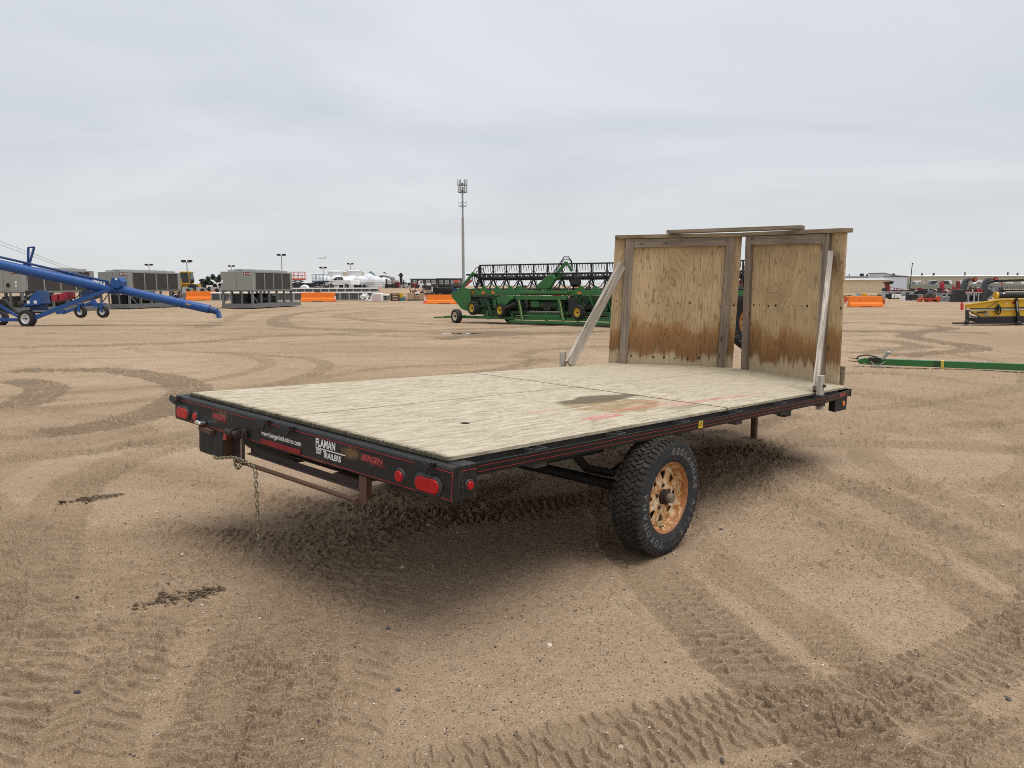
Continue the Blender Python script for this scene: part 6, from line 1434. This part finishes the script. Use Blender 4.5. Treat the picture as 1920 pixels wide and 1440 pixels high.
# cell tower
Y = 310; b = thing('cell_tower', 'slender grey cell tower with stacked antennas behind the green header', 'tower', spot(870, Y)); z = lambda py: uz(py, Y, 870) - b.location.z
MB().cyl((0, 0, 0), (0, 0, z(430)), .56, 16, .54).build('lower_mast', P_GRY, b, smooth=40); MB().cyl((0, 0, z(430)), (0, 0, z(407)), .50, 14).build('middle_mast', P_GRY, b, smooth=40); MB().cyl((0, 0, z(407)), (0, 0, z(350)), .34, 12).build('upper_mast', P_GRY, b, smooth=40)
for py, r in ((386, 1.5), (360, 1.6), (347, 1.8)):
    MB().tube([(r * math.cos(a), r * math.sin(a), z(py)) for a in (2*math.pi*k/12 for k in range(12))], .07, 6, closed=True).build('platform_ring', P_DARK, b); MB().beam((-r, 0, z(py)), (r, 0, z(py)), .1, .1).build('platform_bar', P_DARK, b)
    if py == 386:
        MB().tube([(r * math.cos(a), r * math.sin(a), z(py - 6)) for a in (2*math.pi*k/12 for k in range(12))], .05, 6, closed=True).build('hand_rail', P_DARK, b)
        for x in (-1.5, 1.5): MB().cyl((x, 0, z(386)), (x, 0, z(376)), .05, 6).build('rail_post', P_DARK, b)
    else:
        for a in (0, 60, 120, 180, 240, 300):
            x, y = r * math.cos(R(a + 10)), r * math.sin(R(a + 10)); MB().box(x - .20, x + .20, y - .14, y + .14, z(py + 1), z(py - 11)).build('antenna', P_STEEL, b)
        for a in (30, 150, 270): MB().box(.9*math.cos(R(a)) - .3, .9*math.cos(R(a)) + .3, .9*math.sin(R(a)) - .2, .9*math.sin(R(a)) + .2, z(py + 1), z(py - 4)).build('radio_box', P_DARK, b)
for k in range(8): MB().cyl((0, 0, z(407 - k * 6)), (0, 0, z(406 - k * 6)), .42, 12).build('collar', P_GRY, b)

# ------------------------------------------------------------------ right-hand side of the yard
def shed(pl0, pr0, Y, pyt, dep, wall, roof, label, doors=0, vents=(), gable=None, name='building'):
    a = spot(pl0, Y); W = (pr0 - pl0) * mpp(Y); b = thing(name, label, 'building', a); h = uz(pyt, Y, (pl0 + pr0) / 2) - a.z
    n = max(6, int(W / 1.2)); pts = []                                       # ribbed cladding
    for k in range(n): x0 = W * k / n; d = W / n; pts += [(x0, 0), (x0 + d * .55, 0), (x0 + d * .6, -.04), (x0 + d * .95, -.04)]
    pts += [(W, 0), (W, dep), (0, dep)]; MB().prism(pts, 0, h * .96, 'Z').build('wall', wall, b)
    if gable: MB().prism([(0, h * .96), (0, h + gable), (W * .5, h)], .0, dep, 'Y').build('gable_wall', wall, b); rf = MB().prism([(-.2, h + gable), (W * .5, h - .02), (W + .2, h * .965), (W + .2, h), (W * .5, h + .12), (-.2, h + gable + .14)], -.2, dep + .2, 'Y').build('roof', roof, b)
    else: rf = MB().prism([(-.3, h * .96), (dep * .5, h * 1.04), (dep + .3, h * .96)], -.2, W + .2, 'X').build('roof', roof, b)
    MB().box(-.1, W + .1, -.10, -.05, h * .93, h * .97).build('gutter', roof, b)
    for k in range(doors):
        x = W * (k + .5) / doors; MB().box(x - 1.7, x + 1.7, -.09, -.045, 0, h * .62).build('door', P_ROOFW, b)
    for x, s, hh in vents: MB().box(W * x - s, W * x + s, dep * .4, dep * .4 + 2 * s, h, h + hh).build('roof_unit', P_DARK, rf)
    return b
shed(1460, 1672, 148, 526.5, 8, P_TANW, P_ROOFW, 'long low tan building with a white roof edge behind the orange barrier')
shed(1420, 1658, 230, 521.5, 12, P_ROOFW, P_ROOFD, 'dark roofed building behind the tan building', vents=((.885, .45, .9), (.925, .2, .7), (.78, .1, .8)))
shed(1657, 1701, 215, 521.0, 9, P_WALLB, P_ROOFD, 'pale blue white building with a sloping roof beside the tan building', gable=.75, vents=((.7, .25, .7),))
shed(1706, 2080, 335, 521.5, 20, P_BEIGE, P_ROOFW, 'very long beige building with white doors beyond the grass bank', doors=13, vents=((.11, .25, 1.2), (.17, .3, 1.3), (.33, .2, 1.6), (.55, .2, 1.6), (.6, .25, 1.2), (.87, .5, 1)))
shed(1200, 1330, 150, 528, 8, P_BEIGE, P_ROOFW, 'beige shed behind the middle of the green header reel')
t = NT('dry_grass'); o = t.tc(); n = t.noise(o, .25, 6, .7); n2 = t.noise(t.mapping(o, (1, 1, 3)), 1.4, 5, .7)
t.setp(col=t.mix(t.rng(n2, .3, .7), t.mix(n, (.085, .085, .055), (.14, .125, .085)), (.055, .055, .038)), rough=1); t.bump(n2, .8, .3)
bank = MB(); rg = random.Random(8); nx = 70
for k in range(nx + 1):
    x = 120 + k * 2.6; hh = 1.75 + .22 * math.sin(k * .5) + rg.uniform(-.12, .12)
    if k < 4: hh *= k / 4
    bank.v += [(x, 246, -.2), (x, 256, hh * .75), (x, 263, hh), (x, 275, hh * .8), (x, 290, -.2)]
for k in range(nx):
    for q in range(4): bank.f.append((k*5+q, (k+1)*5+q, (k+1)*5+q+1, k*5+q+1))
bo = bank.build('grass_bank', t.m, smooth=60); bo['kind'] = 'structure'
def far_car(px, Y, z, col, label, tall=False):
    a = spot(px, Y); a.z = z; b = thing('parked_car', label, 'car', a, R(10), 'cars beyond the grass bank'); h = 1.9 if tall else 1.45; m = paint('car_' + label.split()[0], col, .3, dirt=.05)
    MB().prism([(-2.2, .3), (-2.2, .8), (-1.3, .95), (-.8, h), (1.0, h), (1.7, .95), (2.2, .85), (2.2, .3)], -.85, .85, 'Y').build('body', m, b, bevel=.06); MB().prism([(-1.1, .98), (-.72, h - .1), (.92, h - .1), (1.4, .98)], -.865, -.852, 'Y').build('window', P_GLASS, b)
    for x in (-1.4, 1.4): far_wheel(b, (x, -.8, .32), .32, .2, (0, -1, 0), P_GRY, n=12)
for px, c_, l, tl in ((1712, (.20, .26, .34), 'blue grey car beyond the bank at its end by the pale blue building', 0), (1722, (.7, .7, .7), 'white car beyond the bank next to the blue grey car', 0), (1750, (.05, .06, .08), 'dark van beyond the bank left of the silver car', 1), (1760, (.5, .52, .54), 'silver car beyond the bank between two dark vehicles', 0), (1771, (.06, .06, .07), 'black truck beyond the bank right of the silver car', 1), (1833, (.72, .73, .74), 'pale car beyond the bank behind the folding conveyors', 0)): far_car(px, 283, .9, c_, l, tl)
b = thing('utility_pole', 'thin lone pole standing by the pale blue building', 'pole', spot(1706.5, 190)); MB().cyl((0, 0, 0), (.35, 0, uz(497, 190, 1707)), .14, 8, .09).build('shaft', P_DARK, b); MB().box(.2, .5, -.1, .1, uz(499, 190, 1707), uz(497, 190, 1707)).build('cap', P_DARK, b)

# rusty yellow attachments behind the right barrier
implement(1584, 66, 1.6, .95, [P_LOADY, P_SCRAP, P_ORED], 'orange yellow bucket attachment half behind the headboard', 31, 'bucket_attachment', 'attachment', False); implement(1612, 68, 1.4, 1.05, [P_STEEL, P_DARK], 'grey steel frame attachment behind the orange barrier', 32, 'frame_attachment', 'attachment', False)
implement(1634, 64, 1.6, 1.1, [paint('ochre', (.32, .18, .05), .7, dirt=.3), P_LOADY, P_SCRAP], 'ochre ripper attachment with upright teeth behind the orange barrier', 33, 'ripper', 'attachment', False); implement(1648, 62, .9, 1.05, [P_ORED, paint('ochre', (.32, .18, .05)), P_SCRAP], 'orange red bucket attachment at the end of the barrier', 34, 'bucket_attachment', 'attachment', False)
# seeders and racks
def upright(px, Y, pyb, pyt, w, mat, label, hood=None):
    a = spot(px, Y); b = thing('post_driver', label, 'machine', a); zt = uz(pyt, Y, px); W = w * mpp(Y)
    MB().prism([(-W*.35, .3), (-W*.25, zt*.62), (-W*.4, zt*.98), (W*.1, zt), (W*.25, zt*.6), (W*.4, .3)], -.25, .25, 'Y').build('column', mat, b, bevel=.03); MB().box(-W*.6, W*.6, -.4, .4, .1, .42).build('base', mat, b); MB().box(-W*.5, W*.5, -.35, .35, 0, .1).build('skid', P_DARK, b)
    MB().cyl((-W*.45, -.3, zt*.5), (-W*.45, .3, zt*.5), .2, 10).build('pulley', P_DARK, b)
    if hood: MB().prism([(-W*.55, zt), (W*.7, zt + .12), (W*.5, zt - .28), (-W*.3, zt - .22)], -.4, .4, 'Y').build('hood', hood, b)
upright(1665, 98, 556, 532.5, 13, P_BURG, 'dark red post driver with a black hood in front of the tan building', P_BLK); upright(1768, 104, 556, 533, 11, paint('crimson', (.46, .012, .05), .45), 'crimson upright post driver before the grass bank'); upright(1798, 104, 556, 531.5, 10, P_BURG, 'dark crimson upright post driver left of the folding conveyors')
for k, (px, Y, w, h, ms, l) in enumerate(((1684, 100, 3.4, 1.15, [P_DARK, P_BURG, P_SCRAP], 'dark implement with thin uprights left of the utility pole'), (1712, 98, 3.2, 1.2, [P_DARK, P_BLK, P_BURG], 'black cultivator with dark red hoses near the utility pole'), (1733, 97, 2.6, 1.35, [P_BLK, P_DARK, P_HOSE], 'black folded blade implement on the ground'), (1752, 103, 2.6, 1.15, [P_BURG, P_DARK, P_SCRAP], 'dark red disc implement left of the crimson post driver'), (1783, 103, 2.4, 1.2, [P_REDM, P_DARK, P_BURG], 'red framed implement between two post drivers'), (1820, 108, 2.6, 1.5, [P_REDM, P_WHT, P_DARK], 'red and white implement behind the folding conveyors'), (1798, 92, 2.6, 1.0, [P_BLK, P_STEEL, P_BURG], 'black sprayer frame behind the steel cages'))): implement(px, Y, w, h, ms, l, 40 + k)
for px, l, s in ((1736, 'orange tiller with dark tines left of the steel cages', 51), (1750, 'orange red tiller leaning beside the steel cages', 52)): implement(px, 71, 1.1, .78, [P_ORED, P_SCRAP, P_DARK], l, s, 'tiller', 'tiller', False)
def cage(px, Y, w, h, label, fill):
    b = thing('steel_cage', label, 'cage', spot(px, Y), R(4), 'steel cages'); W = w
    for x in (0, W * .33, W * .66, W):
        for y in (-.5, .5): MB().box(x - .035, x + .035, y - .035, y + .035, 0, h).build('post', P_STEEL, b)
    for z in (.03, h): MB().beam((0, -.5, z), (W, -.5, z), .06, .06).beam((0, .5, z), (W, .5, z), .06, .06).build('rail', P_STEEL, b)
    MB().box(W*.08, W*.28, -.3, .4, .05, h*.8).box(W*.4, W*.9, -.3, .4, .05, h*.7).build('load', fill, b, bevel=.04)
cage(1752, 72, 1.6, .70, 'steel cage holding grey parts beside the orange tillers', P_GRY); cage(1785, 70, 1.9, .82, 'steel cage holding black parts in the middle of the cages', P_BLK); cage(1812, 70, 1.4, .85, 'steel cage holding a black box below the folding conveyor', P_BLK)
for px, l in ((1676, 'white wrapped pallet left of its twin under the long steel rails'), (1687, 'white wrapped pallet right of its twin under the long steel rails')):
    b = thing('wrapped_pallet', l, 'pallet', spot(px, 84), 0, 'white wrapped pallets'); MB().box(-.28, .28, -.4, .4, .1, .55).build('wrap', P_WHT, b, bevel=.04); MB().box(-.3, .3, -.42, .42, 0, .1).build('base', P_TIMB, b)
b = thing('steel_rails', 'long pale steel rack frame behind the barrier end', 'rack', spot(1655, 84)); MB().box(0, 3.4, -.4, -.3, .74, .82).box(0, 3.4, .3, .4, .74, .82).build('rail', P_STEEL, b); [MB().box(x, x + .08, -.4, .4, 0, .74).build('leg', P_STEEL, b) for x in (.15, 1.2, 2.3, 3.2)]; MB().box(.3, 1.3, -.3, .3, .1, .6).build('load', P_BLK, b)
for k, px in enumerate((1700, 1712, 1724)): b = thing('black_crate', ('black crate with a white sling left of two others', 'black crate in the middle of three in front of the cultivator', 'grey sided black crate nearest the orange tillers')[k], 'crate', spot(px, 76), 0, 'black crates'); MB().box(-.3, .3, -.4, .4, .08, .62).build('body', (P_BLK, P_DARK, P_CHILD)[k], b, bevel=.03); MB().box(-.32, .32, -.42, .42, 0, .08).build('base', P_STEEL, b); MB().box(-.33, -.22, -.43, .43, .0, .5).build('sling', (P_WHT, P_DARK, P_DARK)[k], b)
def conveyor(px, Y, pyt, label):
    b = thing('folding_conveyor', label, 'conveyor', spot(px, Y), 0, 'folding conveyors'); z = lambda py: uz(py, Y, px); s = mpp(Y)
    MB().prism([(-11*s, .2), (-4*s, .2), (1*s, z(545)), (3*s, z(534)), (0, z(530)), (-4*s, z(531)), (-6*s, z(540))], -.3, .3, 'Y').build('leg_tube', P_HOUSE, b, bevel=.02); MB().prism([(-4*s, z(531)), (0, z(526.5)), (6*s, z(526)), (6*s, z(531)), (2*s, z(534))], -.3, .3, 'Y').build('elbow', P_HOUSE, b, bevel=.02)
    for dx, r in ((6.5, 3.6), (16.5, 4.6)): w_ = MB().lathe([(r*s*.2, -.16), (r*s*.9, -.16), (r*s, -.1), (r*s, .1), (r*s*.9, .16), (r*s*.2, .16)], 18, 'Y', c=(dx*s, 0, z(529))).build('idler_wheel', P_BLK, b); MB().cyl((dx*s, -.17, z(529)), (dx*s, -.2, z(529)), r*s*.62, 14).build('wheel_face', P_ORED, w_)
    MB().beam((6*s, 0, z(528)), (16*s, 0, z(528)), .12, .14).build('arm', P_ORED, b); MB().box(-15*s, 8*s, -.4, .4, 0, .35).build('base', P_DARK, b)
    MB().beam((-4*s, 0, z(540)), (10*s, 0, z(556)), .3, .12).build('chute', P_WHT if px < 1830 else P_DARK, b); MB().box(-2*s, 10*s, -.35, .35, .3, 1.0).build('hopper', P_DARK, b)
conveyor(1811, 88, 527, 'grey folding conveyor with red idler wheels left of its twin'); conveyor(1850, 86, 525, 'grey folding conveyor with red idler wheels behind the yellow header')
# denser clutter along both ends of the yard
CL = ((1662, 92, 1.8, .9, [P_DARK, P_STEEL, P_BLK], 'low black harrow in front of the dark red post driver'), (1676, 108, 2.4, 1.3, [P_BURG, P_REDM, P_DARK], 'red spreader before the pale blue building'), (1697, 110, 2.6, 1.25, [P_SCRAP, P_DARK, P_REDM], 'brown plough frame below the lone pole'), (1722, 106, 2.2, 1.3, [P_REDM, P_BURG, P_DARK], 'red drill unit behind the black cultivator'), (1741, 90, 2.0, 1.05, [P_DARK, P_GRY, P_BLK], 'grey and black roller frame above the orange tillers'), (1757, 88, 2.0, 1.1, [P_BLK, P_BURG, P_DARK], 'black baler parts above the grey steel cage'), (1776, 86, 2.2, 1.2, [P_DARK, P_BLK, P_STEEL], 'black and steel mower deck above the middle steel cage'), (1790, 98, 2.0, 1.5, [P_REDM, P_BURG], 'bright red rake under the dark crimson post driver'), (1829, 84, 1.8, 1.3, [P_BLK, P_DARK, P_REDM], 'black feeder unit between the two folding conveyors'), (1838, 72, 1.3, 1.05, [P_DARK, P_BLK], 'black gearbox cluster beside the yellow header reel arm'), (1866, 100, 2.6, 1.9, [P_REDM, P_DARK, P_STEEL], 'red tall implement behind the yellow header reel'),
      (549, 98, 1.6, 1.3, [P_STEEL, P_DARK, P_GRY], 'pale steel machine touching the chiller corner'), (592, 110, 2.0, 1.4, [P_BLK, P_DARK], 'black skid machine under the blue lift'), (616, 116, 1.6, 1.5, [P_SCRAP, P_DARK, P_BURG], 'rust brown machine in front of the first white domed tank'), (732, 130, 1.6, 1.7, [P_SCRAP, P_CARD, P_DARK], 'brown framed machine touching the last white domed tank'), (761, 128, 1.8, 1.2, [P_STEEL, P_DARK], 'steel framed machine below the tall black mast'), (790, 120, 1.8, 1.3, [P_DARK, P_BURG, P_WHT], 'dark machine with white panel below the slate house windows'), (812, 100, 1.4, 1.5, [P_BURG, P_DARK, P_WHT], 'dark red machine with white box left of the stacked tyres'), (845, 100, 1.8, 1.6, [P_SCRAP, P_DARK], 'brown machine behind the stacked tyres'), (392, 96, 1.4, 1.3, [P_DGRN, P_DARK], 'dark green machine right of the yellow loader'), (340, 94, 1.6, 1.1, [P_STEEL, P_BURG, P_WHT], 'pale and red machine behind the crossed chiller end'))
for k, (px, Y, w, h, ms_, l) in enumerate(CL): implement(px, Y, w, h, ms_, l, 70 + k, wheels=(k % 2 == 0))
# seen past the header and through the headboard gap
b = thing('red_trailer_box', 'red and white trailer body glimpsed through the headboard gap', 'trailer', spot(1397, 62)); MB().box(-1.2, 1.2, -.5, .5, 1.55, 1.95).build('red_panel', P_REDM, b); MB().box(-1.2, 1.2, -.5, .5, 1.95, 2.05).build('top_rail', P_WHT, b); MB().box(-1.2, 1.2, -.5, .5, 1.25, 1.55).build('dark_panel', P_HOUSE, b); MB().box(-1.2, 1.2, -.5, .5, .45, 1.25).build('chassis', P_DARK, b); [far_wheel(b, (x, -.5, .42), .42, .3, (0, -1, 0), P_ORED, n=14) for x in (-.5, .4)]
rg = random.Random(12)
for k in range(9):
    px = 985 + k * 20; mt_ = (P_CARD, P_BEIGE, P_WHT, P_REDM, P_CARD, P_DARK, P_BEIGE, P_WHT, P_BURG)[k]; cn = ('brown', 'beige', 'white', 'red', 'tan', 'black', 'pale', 'bright white', 'dark red')[k]
    b = thing('pallet_stack', '%s loaded pallet glimpsed through the green header reel' % cn, 'pallet', spot(px, 90)); h = rg.uniform(1.0, 1.7); MB().box(-.5, .5, -.5, .5, .12, h).build('load', mt_, b, bevel=.03); MB().box(-.55, .55, -.55, .55, 0, .12).build('base', P_TIMB, b); MB().box(-.3, .2, -.45, .4, h, h + .25).build('top_load', (P_DARK, P_WHT, P_CARD)[k % 3], b)
# aircraft
b = thing('airliner', 'small pale airliner low in the grey sky above the white tanks', 'aircraft', at(604, 482, 4200), R(-8))
MB().lathe([(0, -24), (1.2, -22), (2.2, -17), (2.2, 12), (1.0, 22), (.3, 25)], 14, 'X').build('fuselage', P_STEEL, b, smooth=40); MB().add([(-4, 0, -1), (4, 0, -1), (9, 26, 1), (6, 26, 1)], [(0, 1, 2, 3)]).add([(-4, 0, -1), (4, 0, -1), (9, -26, 1), (6, -26, 1)], [(0, 1, 2, 3)]).build('wing', P_STEEL, b); MB().prism([(17, 1), (24, 1), (26, 8), (23, 8)], -.3, .3, 'Y').build('fin', P_STEEL, b)  # light grey colour stands in for the haze over this distance
